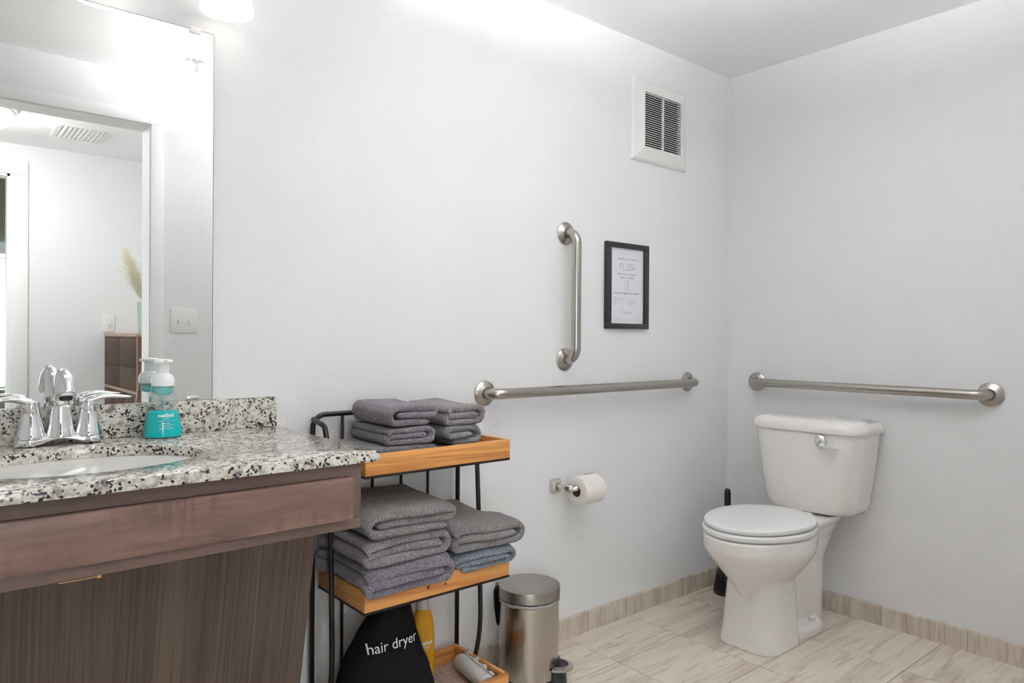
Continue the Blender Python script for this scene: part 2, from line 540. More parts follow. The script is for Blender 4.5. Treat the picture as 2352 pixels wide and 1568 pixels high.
# floor of single tiles on a bed of grout
floor = struct(box('floor', (-3.5, 0.0, -1.84, 0.0, -0.03, -0.0015), 'grout'))
xs = [0.0] + [-0.334-0.3435*k for k in range(10)]
ys = [0.0] + [-0.2475-0.3215*k for k in range(6)]
tile_cache = {}
rng = random.Random(4)
for i in range(len(xs)-1):
    for j in range(len(ys)-1):
        x1, x0 = xs[i]-0.0013, max(xs[i+1], -3.5)+0.0013
        y1, y0 = ys[j]-0.0013, max(ys[j+1], -1.84)+0.0013
        if x1-x0 < 0.02 or y1-y0 < 0.02: continue
        key = (round(x1-x0, 3), round(y1-y0, 3))
        if key not in tile_cache:
            w, h = (x1-x0)/2, (y1-y0)/2
            me = boxes_mesh('tile', [(-w, w, -h, h, -0.008, 0)], 0.0007, 1)
            me.materials.append(MATS['floor_tile']); tile_cache[key] = me
        o = bpy.data.objects.new('tile', tile_cache[key]); COL.objects.link(o)
        o.parent = floor; o.location = ((x0+x1)/2, (y0+y1)/2, rng.uniform(-0.0002, 0.0002))
# tile baseboards
def bullnose(length, h, t):
    # board running along +x from 0, thickness towards -y, rounded top front edge
    prof = [(0, 0), (-t, 0), (-t, h-0.006)] + [(-t+0.006-0.006*cos(a), h-0.006+0.006*sin(a)) for a in (0.4, 0.8, 1.2, PI/2)] + [(0, h)]
    return loft([[(x, y, z) for y, z in prof] for x in (0, length)])
bbk = struct(box('baseboard_back', (-2.02, 0.0, -0.0075, 0.0, 0, 0.0745), 'base_grout'))
jx = [0.0, -0.300, -0.609, -0.918, -1.227, -1.536, -1.845, -2.02]
for i in range(len(jx)-1):
    a, b_ = jx[i]-0.0012, jx[i+1]+0.0012
    v, f = bullnose(a-b_, 0.076, 0.0095)
    mk('tile', v, f, 'base_tile', bbk, (b_, 0, 0), smooth=False)
bbr = struct(box('baseboard_right', (-0.0075, 0.0, -1.71, -0.0095, 0, 0.0745), 'base_grout'))
jy = [-0.0095, -0.100, -0.3925, -0.6836, -0.9740, -1.2645, -1.555, -1.71]
for i in range(len(jy)-1):
    a, b_ = jy[i]-0.0012, jy[i+1]+0.0012
    v, f = bullnose(a-b_, 0.076, 0.0095)
    v = [(p[1], -p[0], p[2]) for p in v]
    mk('tile', v, f, 'base_tile', bbr, (0, a, 0), smooth=False)

# ------------------------------------------------------------------ hall behind the doorway and the bedroom beyond
HY = -3.53
struct(box('floor_hall', (-5.1, -1.4, HY, -1.84, -0.03, 0), 'hall_floor'))
struct(box('ceiling_hall', (-5.1, -1.4, HY-0.1, -1.84, H, H+0.1), 'ceiling_paint'))
struct(box('wall_hall_right', (-1.5, -1.4, HY, -1.84, 0, H), 'hall_paint'))
struct(box('wall_hall_left', (-5.1, -5.0, HY, -1.84, 0, H), 'hall_paint'))
struct(box('wall_hall_near', (-5.0, -3.62, -1.84, -1.74, 0, H), 'hall_paint'))
BX0, BX1, BZ = -3.24, -2.394, 2.087      # bedroom doorway
WX0, WX1, WZ0, WZ1 = -4.7, -3.4, 0.10, 1.75   # opening for the added hall window, out of view
struct(box('wall_hall_far', [(BX1, -1.5, HY-0.1, HY, 0, H), (BX0, BX1, HY-0.1, HY, BZ, H), (WX1, BX0, HY-0.1, HY, 0, H),
                             (WX0, WX1, HY-0.1, HY, 0, WZ0), (WX0, WX1, HY-0.1, HY, WZ1, H), (-5.0, WX0, HY-0.1, HY, 0, H)], 'hall_paint'))
struct(box('trim_4', [(BX1, BX1+0.094, HY, HY+0.018, 0, BZ), (BX0-0.094, BX0, HY, HY+0.018, 0, BZ), (BX0-0.094, BX1+0.094, HY, HY+0.018, BZ, BZ+0.088)], 'trim_paint', bevel=0.004), 'white casing of the bedroom doorway across the hall')
struct(box('trim_5', [(BX1-0.014, BX1, HY-0.105, HY+0.008, 0, BZ), (BX0, BX0+0.014, HY-0.105, HY+0.008, 0, BZ), (BX0, BX1, HY-0.105, HY+0.008, BZ-0.014, BZ)], 'trim_paint'), 'white lining of the bedroom doorway across the hall')
w2 = struct(box('added_hall_window', [(WX0-0.06, WX0, HY, HY+0.016, WZ0-0.06, WZ1+0.06), (WX1, WX1+0.06, HY, HY+0.016, WZ0-0.06, WZ1+0.06), (WX0, WX1, HY, HY+0.016, WZ1, WZ1+0.06), (WX0, WX1, HY, HY+0.016, WZ0-0.06, WZ0),
                             (WX0, WX1, HY-0.07, HY-0.03, (WZ0+WZ1)/2-0.02, (WZ0+WZ1)/2+0.02)], 'trim_paint'))  # made-up unseen window that lets the added fill light in
box('pane', (WX0, WX1, HY-0.052, HY-0.048, WZ0, WZ1), 'window_glass', w2)
# bedroom
RY = -5.0
struct(box('floor_bedroom', (-3.7, -1.6, RY, HY-0.1, -0.03, 0), 'hall_floor'))
struct(box('ceiling_bedroom', (-3.7, -1.6, RY, HY-0.1, H+0.14, H+0.2), 'ceiling_paint'))
struct(box('wall_bedroom_right', (-1.7, -1.6, RY, HY-0.1, 0, H+0.14), 'olive_paint'))
struct(box('wall_bedroom_left', (-3.7, -3.6, RY, HY-0.1, 0, H+0.14), 'olive_paint'))
struct(box('wall_bedroom_far', [(-3.6, -3.2, RY-0.1, RY, 0, H+0.14), (-2.05, -1.7, RY-0.1, RY, 0, H+0.14), (-3.2, -2.05, RY-0.1, RY, 0, 0.66), (-3.2, -2.05, RY-0.1, RY, 1.80, H+0.14)], 'olive_paint'))
w1 = struct(box('window_1', [(-3.2, -3.16, RY-0.08, RY-0.04, 0.66, 1.80), (-2.09, -2.05, RY-0.08, RY-0.04, 0.66, 1.80), (-3.16, -2.09, RY-0.08, RY-0.04, 1.76, 1.80), (-3.16, -2.09, RY-0.08, RY-0.04, 0.66, 0.70)], 'trim_paint'))
box('pane', (-3.16, -2.09, RY-0.062, RY-0.058, 0.70, 1.76), 'window_glass', w1)
bl = empty('window_blind', (-2.63, RY+0.03, 0.67), 'white horizontal slat blind in the far window seen through the mirror', 'blind')
box('valance', (-0.58, 0.58, -0.012, 0.02, 1.055, 1.145), 'trim_paint', bl)
slat_me = boxes_mesh('slat', [(-0.56, 0.56, -0.022, 0.022, -0.0012, 0.0012)])
slat_me.materials.append(MATS['blind_slat'])
for k in range(24):
    o = bpy.data.objects.new('slat', slat_me); COL.objects.link(o); o.parent = bl
    o.location = (0, 0, 0.05+k*0.0425); o.rotation_euler = (math.radians(-24), 0, 0)
box('bottom_rail', (-0.56, 0.56, -0.02, 0.02, 0.005, 0.022), 'trim_paint', bl)
# shrubs outside the bedroom window
rng = random.Random(11)
V, F = [], []
for k in range(2600):
    c = Vector((rng.uniform(-4.2, -1.2), rng.uniform(-6.9, -6.2), rng.uniform(-0.2, 1.15+0.25*sin(k))))
    d = Vector((rng.uniform(-1, 1), rng.uniform(-1, 1), rng.uniform(-1, 1))).normalized()
    e = d.orthogonal().normalized()
    s = rng.uniform(0.03, 0.07); n0 = len(V)
    V += [c+d*s, c+e*s*0.5, c-d*s, c-e*s*0.5]; F.append((n0, n0+1, n0+2, n0+3))
hd = mk('garden_hedge', V, F, 'leaf', smooth=False)
tag(hd, 'green leafy hedge outside the far window behind the blind', 'hedge'); hd['kind'] = 'stuff'

# hall ceiling register
rg = empty('ceiling_register', (-2.10, -2.995, H), 'white louvred air register in the hall ceiling, seen in the mirror', 'air vent')
box('frame', [(-0.13, 0.13, 0.135, 0.16, -0.008, 0), (-0.13, 0.13, -0.16, -0.135, -0.008, 0), (-0.13, -0.105, -0.135, 0.135, -0.008, 0), (0.105, 0.13, -0.135, 0.135, -0.008, 0)], 'white_plastic', rg)
box('backing', (-0.105, 0.105, -0.135, 0.135, -0.001, 0.0), 'vent_dark', rg)
lm = boxes_mesh('louvre', [(-0.0095, 0.0095, -0.135, 0.135, -0.001, 0.001)]); lm.materials.append(MATS['white_plastic'])
for k in range(9):
    o = bpy.data.objects.new('louvre', lm); COL.objects.link(o); o.parent = rg
    o.location = (-0.092+k*0.023, 0, -0.007); o.rotation_euler = (0, math.radians(20), 0)
# hall dome light
dm = empty('dome_light', (-2.60, -2.74, H), 'round frosted dome light on the hall ceiling at the left edge of the mirror', 'ceiling light')
v, f = lathe([(0.0, -0.03), (0.155, -0.03), (0.17, -0.022), (0.172, -0.006), (0.165, 0)], 48); mk('canopy', v, f, 'satin_nickel', dm, angle=40)
v, f = lathe([(0.0, -0.125), (0.05, -0.122), (0.10, -0.107), (0.135, -0.08), (0.152, -0.05), (0.155, -0.028)], 48); mk('glass_bowl', v, f, 'dome_glass', dm)

def switch_plate(name, loc, gangs, label, rz):
    r = empty(name, loc, label, 'light switch', rz=rz)
    w = 0.035 + 0.023*(gangs-1)
    box('plate', (-w, w, -0.006, 0, -0.0575, 0.0575), 'white_plastic', r, 0.002)
    for g in range(gangs):
        cx = (g-(gangs-1)/2)*0.046
        box('toggle', (cx-0.005, cx+0.005, -0.016, -0.005, -0.012, 0.004), 'white_plastic', r, 0.0015)
        for sz in (-0.03, 0.03):
            v, f = lathe([(0.003, 0), (0.003, 0.001), (0.0, 0.0015)], 10)
            v = [(p[0]+cx, -0.006-p[2], p[1]+sz) for p in v]
            mk('screw', v, f, 'white_plastic', r)
    return r
switch_plate('light_switch', (-1.875, -1.715, 1.165), 2, 'white double toggle switch plate beside the doorway, seen in the mirror', PI)
switch_plate('light_switch', (-1.850, HY, 1.174), 1, 'white single toggle switch plate above the brown cabinet, seen in the mirror', PI)

# sprinkler on the bathroom ceiling
sp = empty('fire_sprinkler', (-1.912, -1.399, H), 'chrome fire sprinkler head on the ceiling, reflected at the mirror top', 'sprinkler')
v, f = lathe([(0.036, 0), (0.036, -0.003), (0.02, -0.009), (0.012, -0.012), (0.0, -0.012)], 28); mk('escutcheon', v, f, 'chrome', sp, angle=40)
V, F = join([tube([(0.012*s, 0, -0.01), (0.014*s, 0, -0.028), (0.004*s, 0, -0.043)], 0.0022, 8) for s in (-1, 1)]); mk('frame_arms', V, F, 'chrome', sp)
v, f = tube([(0, 0, -0.012), (0, 0, -0.04)], 0.0018, 8); mk('glass_bulb', v, f, 'brass_red', sp)
v, f = lathe([(0.0, -0.042), (0.012, -0.043), (0.012, -0.045), (0.0, -0.045)], 20); mk('deflector', v, f, 'chrome', sp)

# uplight bowl added out of view to fill the bathroom off the ceiling
cl_ = empty('added_uplight', (-1.47, -1.10, H), 'added frosted glass uplight bowl, an unseen fill light under the bathroom ceiling', 'ceiling light')
v, f = lathe([(0.0, -0.025), (0.05, -0.025), (0.062, -0.018), (0.065, 0)], 32); mk('canopy', v, f, 'satin_nickel', cl_, angle=40)
v, f = tube([(0, 0, -0.02), (0, 0, -0.325)], 0.006, 12); mk('stem', v, f, 'satin_nickel', cl_)
v, f = lathe([(0.0, -0.340), (0.06, -0.336), (0.11, -0.323), (0.15, -0.301), (0.172, -0.272), (0.178, -0.255), (0.172, -0.255), (0.165, -0.272), (0.143, -0.295), (0.10, -0.315), (0.05, -0.327), (0.0, -0.330)], 56); mk('glass_bowl', v, f, 'added_uplight_glass', cl_)
for k in range(3):
    a = 2*PI*k/3
    v, f = lathe([(0.0, -0.030), (0.020, -0.024), (0.030, -0.006), (0.030, 0.008), (0.021, 0.026), (0.0, 0.032)], 20); mk('bulb', v, f, 'added_uplight_bulb', cl_, (0.075*cos(a), 0.075*sin(a), -0.288))
v, f = lathe([(0.0, -0.360), (0.010, -0.355), (0.012, -0.341), (0.0, -0.339)], 16); mk('finial', v, f, 'satin_nickel', cl_)

# brown cabinet in the hall
hc = empty('hall_cabinet', (-1.69, -3.07, 0), 'dark brown patchwork wood cabinet with pale strips, seen in the mirror', 'cabinet')
box('body', (-0.18, 0.18, -0.445, 0.445, 0.04, 1.09), 'side_panel_wood', hc)
box('top', (-0.19, 0.185, -0.45, 0.45, 1.088, 1.105), 'light_wood', hc)
def face_panel(y0, y1, z0, z1): box('door_panel', (-0.188, -0.178, y0, y1, z0, z1), 'brown_panel', hc, 0.001)
for (y0, y1) in ((-0.435, -0.005), (0.005, 0.435)):
    face_panel(y0, y1, 0.775, 0.905); face_panel(y0, y1, 0.907, 1.082)
for k in range(3):
    y0 = -0.435+k*0.2925; face_panel(y0, y0+0.282, 0.42, 0.753); face_panel(y0, y0+0.282, 0.08, 0.41)
box('strip', [(-0.186, -0.178, -0.445, 0.445, 0.755, 0.773), (-0.186, -0.178, -0.005, 0.005, 0.775, 1.088), (-0.186, -0.178, 0.435, 0.445, 0.05, 1.088), (-0.186, -0.178, -0.445, -0.435, 0.05, 1.088)], 'light_wood', hc)
# vase of pampas grass
vz = empty('glass_vase', (-1.765, -2.90, 1.105), 'clear glass vase on the brown hall cabinet, seen in the mirror', 'vase')
v, f = lathe([(0.0, 0.006), (0.038, 0.006), (0.040, 0.02), (0.044, 0.10), (0.048, 0.19), (0.051, 0.19), (0.047, 0.10), (0.043, 0.0), (0.0, 0.0)], 32); mk('vase_body', v, f, 'vase_glass', vz)
pg = empty('pampas_grass', (-1.765, -2.90, 1.113), 'cream feathery pampas grass plume leaning out of the glass vase', 'dried grass')
st = [(0, 0, 0), (-0.004, 0.0, 0.10), (-0.010, 0.0, 0.17), (-0.035, 0, 0.28), (-0.075, 0, 0.40), (-0.11, 0, 0.48)]
v, f = tube(st, 0.0025, 8); mk('stem', v, f, 'stem_green', pg)
V, F = [], []
for k in range(2600):
    t = rng.random(); a = rng.uniform(0, 2*PI)
    base = Vector((-0.012-0.10*t, 0, 0.18+0.29*t)); ax = Vector((-0.32, 0, 0.94)).normalized()
    wd = 0.10*math.sin(PI*min(1, t*0.82+0.12))
    out = Vector((cos(a), sin(a), 0)); tip = base + ax*0.05 + out*wd*rng.uniform(0.5, 1.0) + Vector((0, 0, -0.01*rng.random()))
    mid = base*0.5+tip*0.5+Vector((0, 0, 0.008)); w = Vector((-sin(a), cos(a), 0))*0.0011; n0 = len(V)
    V += [base-w, base+w, mid+w, mid-w, tip]; F += [(n0, n0+1, n0+2, n0+3), (n0+3, n0+2, n0+4)]
o = mk('plume', V, F, 'plume', pg, smooth=False); o['kind'] = 'stuff'

# ------------------------------------------------------------------ vanity
CZ = 0.857          # counter top
CX0, CX1, CY = -3.42, -2.108, -0.552
va = empty('vanity_cabinet', (-2.78, -0.30, 0), 'brown stained wooden vanity base under the granite countertop', 'cabinet')
def vloc(b): return (b[0]+2.78, b[1]+2.78, b[2]+0.30, b[3]+0.30, b[4], b[5])
FX1, FX0 = -2.138, -3.40
box('top_rail', vloc((FX0, FX1-0.05, -0.529, -0.510, 0.809, 0.836)), 'vanity_wood_frame', va)
box('bottom_rail', vloc((FX0, FX1, -0.530, -0.510, 0.700, 0.722)), 'vanity_wood_frame', va, 0.0015)
box('stile', vloc((FX1-0.05, FX1, -0.530, -0.510, 0.7225, 0.836)), 'vanity_wood_frame', va, 0.001)
box('apron_backing', vloc((FX0, FX1-0.05, -0.518, -0.505, 0.722, 0.810)), 'vanity_wood_frame', va)
box('drawer_front', vloc((FX0, -2.164, -0.547, -0.5305, 0.724, 0.809)), 'vanity_wood', va, 0.0025)
box('side_panel', vloc((FX1-0.018, FX1-0.0005, -0.5095, -0.003, 0.700, 0.836)), 'vanity_wood_frame', va)
# slanted skirt panel below (front of the knee space)
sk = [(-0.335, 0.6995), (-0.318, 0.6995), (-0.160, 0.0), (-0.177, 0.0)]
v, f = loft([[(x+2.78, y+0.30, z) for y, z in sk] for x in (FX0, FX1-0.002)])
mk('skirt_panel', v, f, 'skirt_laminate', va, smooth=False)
box('chipped_edge', vloc((-2.669, -2.612, -0.5300, -0.527, 0.6975, 0.6990)), 'raw_wood', va)
box('splinter', vloc((-2.615, -2.609, -0.5306, -0.529, 0.6955, 0.7005)), 'raw_wood', va)

# countertop with an oval cut-out
SX, SY, SA, SB = -2.605, -0.302, 0.218, 0.160
def countertop():
    n0 = 72
    bm = bmesh.new()
    angs = [2*PI*k/n0 for k in range(n0)] + [math.atan2(y-SY, x-SX) % (2*PI) for x in (CX0, CX1) for y in (CY, -0.002)]
    angs.sort()
    base = []
    for a in angs:
        c, s = cos(a), sin(a); ts = []
        if c > 1e-9: ts.append((CX1-SX)/c)
        if c < -1e-9: ts.append((CX0-SX)/c)
        if s > 1e-9: ts.append((-0.002-SY)/s)
        if s < -1e-9: ts.append((CY-SY)/s)
        t = min(ts); base.append((SX+c*t, SY+s*t))
    n = len(angs)
    def ringpts(z, e=0.0):
        return [bm.verts.new((SX+(SA+e)*cos(a), SY+(SB+e)*sin(a), z)) for a in angs]
    def rect(z, e=0.0):
        return [bm.verts.new((min(max(x, CX0+e), CX1-e), min(max(y, CY+e), -0.002), z)) for x, y in base]
    zt, zb = CZ, CZ-0.0205
    r = [rect(zb, 0.0), rect(zb+0.0015, 0.0), rect(zt-0.0035, 0.0), rect(zt-0.001, 0.001), rect(zt, 0.0035), ringpts(zt, 0.0025), ringpts(zt-0.0008, 0.0006), ringpts(zt-0.003, 0.0), ringpts(zb, 0.0)]
    seq = r + [r[0]]
    for a, b_ in zip(seq[:-1], seq[1:]):
        for k in range(n):
            l = (k+1) % n
            bm.faces.new((a[k], a[l], b_[l], b_[k]))
    bmesh.ops.recalc_face_normals(bm, faces=bm.faces)
    me = bpy.data.meshes.new('countertop'); bm.to_mesh(me); bm.free()
    return me
me = countertop()
ct = link('countertop', me, 'granite'); sharp(me, 30)
tag(ct, 'speckled grey and cream granite countertop with an oval sink cut-out', 'countertop')
bs = box('backsplash', (CX0, -2.113, -0.0205, -0.0015, CZ+0.0004, CZ+0.0770), 'granite', None, 0.0015)
tag(bs, 'low granite backsplash strip standing along the wall below the mirror', 'backsplash')

# undermount basin
bz = empty('sink_basin', (SX, SY, CZ-0.17), 'white oval undermount sink basin below the granite', 'sink')
z0 = CZ-0.0212
prof = [(1.10, z0), (1.045, z0), (1.035, z0-0.004), (1.01, z0-0.03), (0.95, z0-0.075), (0.80, z0-0.115), (0.55, z0-0.137), (0.25, z0-0.145), (0.11, z0-0.147)]
rings = [[(SA*s*cos(2*PI*k/64), SB*s*sin(2*PI*k/64), z-(CZ-0.17)) for k in range(64)] for s, z in prof]
outer = [[(SA*(s+0.05)*cos(2*PI*k/64), SB*(s+0.05)*sin(2*PI*k/64), z-0.012-(CZ-0.17)) for k in range(64)] for s, z in reversed(prof)]
v, f = loft(rings+outer, True, True); mk('bowl', v, f, 'basin_white', bz, angle=60)
v, f = lathe([(0.0, 0.027), (0.018, 0.027), (0.022, 0.0255), (0.023, 0.022)], 28); mk('drain', v, f, 'chrome', bz, (0, 0, 0))
rings = [[(SA*s*cos(2*PI*k/64), SB*s*sin(2*PI*k/64), z) for k in range(64)] for s, z in ((1.004, 0.1493), (1.035, 0.1493), (1.035, 0.1478), (1.004, 0.1478))]
v, f = loft(rings+[rings[0]], False, False); mk('sealant_line', v, f, 'caulk', bz)

# faucet
fc = empty('faucet', (-2.604, -0.058, CZ), 'chrome two-handle faucet on the granite behind the sink', 'faucet')
rings = []
for k in range(33):
    u = -1+2*k/32; x = 0.083*u
    endt = math.sqrt(max(0.0, 1-max(0, (abs(u)-0.62)/0.38)**2.2))
    hw = 0.027*max(0.04, endt)*(0.80+0.20*abs(u)**1.5 if abs(u) < 0.62 else 1.0)
    zt = 0.0235*(0.45+0.55*endt); zb = 0.0005+0.0125*max(0, 1-(abs(u)/0.55)**2)**1.3
    ring = []
    for j in range(28):
        a = 2*PI*j/28; c, s = cos(a), sin(a)
        y = hw*math.copysign(abs(c)**0.5, c)
        zz = (zt+zb)/2+(zt-zb)/2*math.copysign(abs(s)**0.55, s)
        if s > 0: y *= 1-0.18*s
        ring.append((x, y, zz))
    rings.append(ring)
v, f = loft(rings); mk('base_plate', v, f, 'chrome', fc)
for s in (-1, 1):
    hb = None
    v, f = lathe([(0.0, 0.018), (0.0285, 0.018), (0.0285, 0.0225), (0.0260, 0.030), (0.0225, 0.045), (0.0190, 0.064), (0.0168, 0.0765), (0.0172, 0.0775), (0.0172, 0.079), (0.0160, 0.0795), (0.0160, 0.0905), (0.0150, 0.094), (0.0, 0.096)], 40)
    hb = mk('handle_body', v, f, 'chrome', fc, (0.0525*s, 0, 0), angle=35)
    pth = [(-0.010*s, 0, 0.086), (0.004*s, 0, 0.094), (0.020*s, -0.001, 0.0995), (0.036*s, -0.003, 0.1015), (0.052*s, -0.005, 0.1005), (0.067*s, -0.007, 0.0985), (0.080*s, -0.009, 0.0975), (0.085*s, -0.0095, 0.0975)]
    # wide flat lever
    v, f = tube(pth, [0.0125, 0.0135, 0.0125, 0.0125, 0.0120, 0.0100, 0.0060, 0.0015], 20, True, [0.006, 0.0085, 0.0075, 0.006, 0.0045, 0.0035, 0.0025, 0.001])
    mk('lever', v, f, 'chrome', hb)
v, f = lathe([(0.0, 0.018), (0.0290, 0.018), (0.0290, 0.022), (0.0262, 0.032), (0.0235, 0.050), (0.0212, 0.070), (0.0198, 0.0825)], 40)
sb = mk('spout_base', v, f, 'chrome', fc, angle=40)
pth = [(0, 0, 0.080), (0, -0.001, 0.100), (0, -0.005, 0.118), (0, -0.014, 0.133), (0, -0.027, 0.1425), (0, -0.042, 0.1445), (0, -0.056, 0.139), (0, -0.067, 0.127), (0, -0.0745, 0.112), (0, -0.077, 0.106)]
v, f = tube(pth, [0.0192, 0.0180, 0.0174, 0.0176, 0.0192, 0.0212, 0.0232, 0.0248, 0.0256, 0.0252], 28, True, [0.0190, 0.0165, 0.0150, 0.0145, 0.0150, 0.0162, 0.0175, 0.0184, 0.0188, 0.0184])
mk('spout_neck', v, f, 'chrome', fc)
v, f = lathe([(0.0, -0.004), (0.011, -0.004), (0.0125, 0.0), (0.0125, 0.006)], 24); mk('aerator', v, f, 'matte_black', fc, (0, -0.0772, 0.1045))

# soap bottle
so = empty('soap_bottle', (-2.402, -0.068, CZ), 'clear foaming pump bottle half full of teal soap, standing beside the faucet', 'soap bottle')
OX, OY = 1.0, 0.80
def rb(z):   # outer radius of the bottle at height z
    pts = [(0.0, 0.0400), (0.004, 0.0425), (0.02, 0.0413), (0.04, 0.0378), (0.06, 0.0343), (0.08, 0.0308), (0.10, 0.0272), (0.115, 0.0250), (0.122, 0.0245)]
    for (a, ra), (b_, rb_) in zip(pts[:-1], pts[1:]):
        if z <= b_: return ra+(rb_-ra)*(z-a)/(b_-a)
    return pts[-1][1]
zz = [0.0005, 0.004, 0.012, 0.02, 0.04, 0.06, 0.08, 0.10, 0.115, 0.121]
v, f = lathe([(0.0, 0.0005)]+[(rb(z), z) for z in zz], 48, 0, 0, OX, OY); mk('bottle_shell', v, f, 'clear_plastic', so)
v, f = lathe([(0.0, 0.003)]+[(rb(z)-0.0016, z) for z in (0.003, 0.006, 0.012, 0.02, 0.04, 0.0605)]+[(rb(0.062)-0.003, 0.062), (0.0, 0.062)], 48, 0, 0, OX, OY); mk('teal_soap', v, f, 'teal_soap', so, angle=50)
v, f = lathe([(0.0, 0.119), (0.0252, 0.119), (0.0262, 0.120), (0.0262, 0.133), (0.0245, 0.139), (0.0200, 0.1455), (0.0150, 0.148), (0.0138, 0.149), (0.0134, 0.172), (0.0, 0.173)], 40, 0, 0, 0.94, 0.94); cl = mk('collar', v, f, 'pump_plastic', so, angle=35)
v, f = lathe([(0.0, 0.0), (0.0225, 0.0), (0.0235, 0.002), (0.0228, 0.0055), (0.016, 0.0085), (0.0, 0.0095)], 36, 0, 0, 1.0, 0.72)
hd_ = mk('pump_head', v, f, 'pump_plastic', so, (0, 0, 0.172), angle=50); hd_.rotation_euler = (0, 0, math.radians(15))
box('nozzle', (-0.007, 0.007, -0.031, -0.010, 0.001, 0.008), 'pump_plastic', hd_, 0.0022)
v, f = lathe([(0.0, 0.098), (0.012, 0.098), (0.0195, 0.102), (0.0200, 0.112), (0.0200, 0.119), (0.0, 0.119)], 32, 0, 0, 1, .85); mk('foam_chamber', v, f, 'teal_residue', so)
v, f = lathe([(0.0, 0.080), (0.006, 0.080), (0.008, 0.098)], 20); mk('pump_barrel', v, f, 'clear_plastic', so)
v, f = tube([(0.001, 0, 0.082), (0, -0.004, 0.06), (-0.006, -0.01, 0.03), (-0.016, -0.014, 0.008)], 0.0028, 12); mk('dip_tube', v, f, 'teal_residue', so)
phi0 = math.atan2(-1.783, -0.442) + math.radians(13)
def wrap(geo, zc, off=0.0004):
    V, F = geo; out = []
    for p in V:
        z = zc+p.y; r = rb(max(0, z))+off; a = phi0 + p.x/r
        out.append((OX*r*cos(a), OY*r*sin(a), z))
    return out, F
lab = []
for body, size, zc, bold in (('method', 0.0112, 0.0525, 0.0003), ('waterfall', 0.0042, 0.0452, 0), ('foaming hand wash . savon moussant', 0.0027, 0.0408, 0), ('chute d\'eau', 0.0042, 0.0352, 0), ('naturally derived, biodegradable', 0.0025, 0.0310, 0), ('nettoyant naturel', 0.0025, 0.0278, 0), ('300 mL  (10 FL OZ)', 0.0038, 0.0232, 0)):
    lab.append(wrap(text_geo(body, size, 0, 'CENTER', bold), zc))
v, f = join(lab); mk('label_print', v, f, 'white_print', so, smooth=False)

# ------------------------------------------------------------------ mirror
mi = empty('wall_mirror', (-2.85, -0.0005, 0.9345), 'large frameless mirror standing on the backsplash above the vanity', 'mirror')
box('mirror_glass', (-0.60, 0.5765, -0.0062, -0.0012, 0.0, 0.9085), 'mirror_silver', mi)
box('glass_edge', [(0.5765, 0.5777, -0.0062, -0.0005, 0.0, 0.9095), (-0.60, 0.5777, -0.0062, -0.0005, 0.9085, 0.9097), (-0.6, 0.5777, -0.0012, -0.0004, 0, 0.9085)], 'dark_edge', mi)
box('mirror_clip', (0.520, 0.546, -0.0092, -0.0063, 0.8995, 0.9150), 'white_plastic', mi, 0.001)
box('mirror_clip', (0.517, 0.545, -0.0090, -0.0063, 0.0005, 0.0095), 'satin_nickel', mi, 0.001)

# vanity light
vl = empty('vanity_light', (-2.507, 0, 1.96), 'wall light bar above the mirror with three frosted glass shades', 'wall light')
box('back_plate', (-0.06, 0.06, -0.022, -0.001, 0.02, 0.14), 'satin_nickel', vl, 0.004)
v, f = tube([(-0.34, -0.045, 0.115), (0.34, -0.045, 0.115)], 0.009, 14); mk('bar', v, f, 'satin_nickel', vl)
v, f = tube([(0, -0.02, 0.085), (0, -0.045, 0.112)], 0.008, 12); mk('arm', v, f, 'satin_nickel', vl)
for k in (-1, 0, 1):
    cx = 0.245*k
    v, f = lathe([(0.0, 0.098), (0.019, 0.098), (0.021, 0.09), (0.021, 0.058), (0.0, 0.056)], 24); mk('socket', v, f, 'satin_nickel', vl, (cx, -0.0705, 0), angle=40)
    v, f = lathe([(0.0185, 0.060), (0.026, 0.056), (0.040, 0.030), (0.052, -0.015), (0.0605, -0.066), (0.0632, -0.0765), (0.0602, -0.0765), (0.0575, -0.066), (0.049, -0.015), (0.037, 0.028), (0.0185, 0.052)], 48)
    mk('glass_shade', v, f, 'shade_glass', vl, (cx, -0.0705, 0))
    v, f = lathe([(0.0, -0.050), (0.018, -0.044), (0.027, -0.028), (0.028, -0.012), (0.020, 0.015), (0.013, 0.04), (0.013, 0.056)], 24); mk('bulb', v, f, 'bulb_glow', vl, (cx, -0.0705, 0))

# ------------------------------------------------------------------ wall vent
vx0, vx1, vz0, vz1 = -0.687, -0.336, 1.800, 2.127
ve = empty('wall_vent', ((vx0+vx1)/2, 0, (vz0+vz1)/2), 'white square exhaust vent grille high on the wall near the corner', 'vent')
W2, H2 = (vx1-vx0)/2, (vz1-vz0)/2; iw, ih = 0.1165, 0.1095
lev = [(W2, H2, 0.0), (W2, H2, -0.006), (W2-0.008, H2-0.008, -0.013), (iw+0.006, ih+0.006, -0.026), (iw, ih, -0.026), (iw, ih, -0.002)]
rings = [[(-a, y, -b_), (a, y, -b_), (a, y, b_), (-a, y, b_)] for a, b_, y in lev]
v, f = loft(rings, False, False); mk('frame', v, f, 'vent_white', ve, smooth=False)
box('duct_back', (-iw, iw, -0.004, -0.001, -ih, ih), 'vent_dark', ve)
sm_ = boxes_mesh('slat', [(-iw, iw, -0.0045, 0.0045, -0.0012, 0.0012)]); sm_.materials.append(MATS['vent_white'])
ns = 25
for k in range(ns):
    o = bpy.data.objects.new('slat', sm_); COL.objects.link(o); o.parent = ve
    o.location = (0, -0.0195, -ih+(k+0.5)*2*ih/ns); o.rotation_euler = (math.radians(28), 0, 0)
box('mullion', (-0.002, 0.002, -0.0255, -0.016, -ih, ih), 'vent_white', ve)

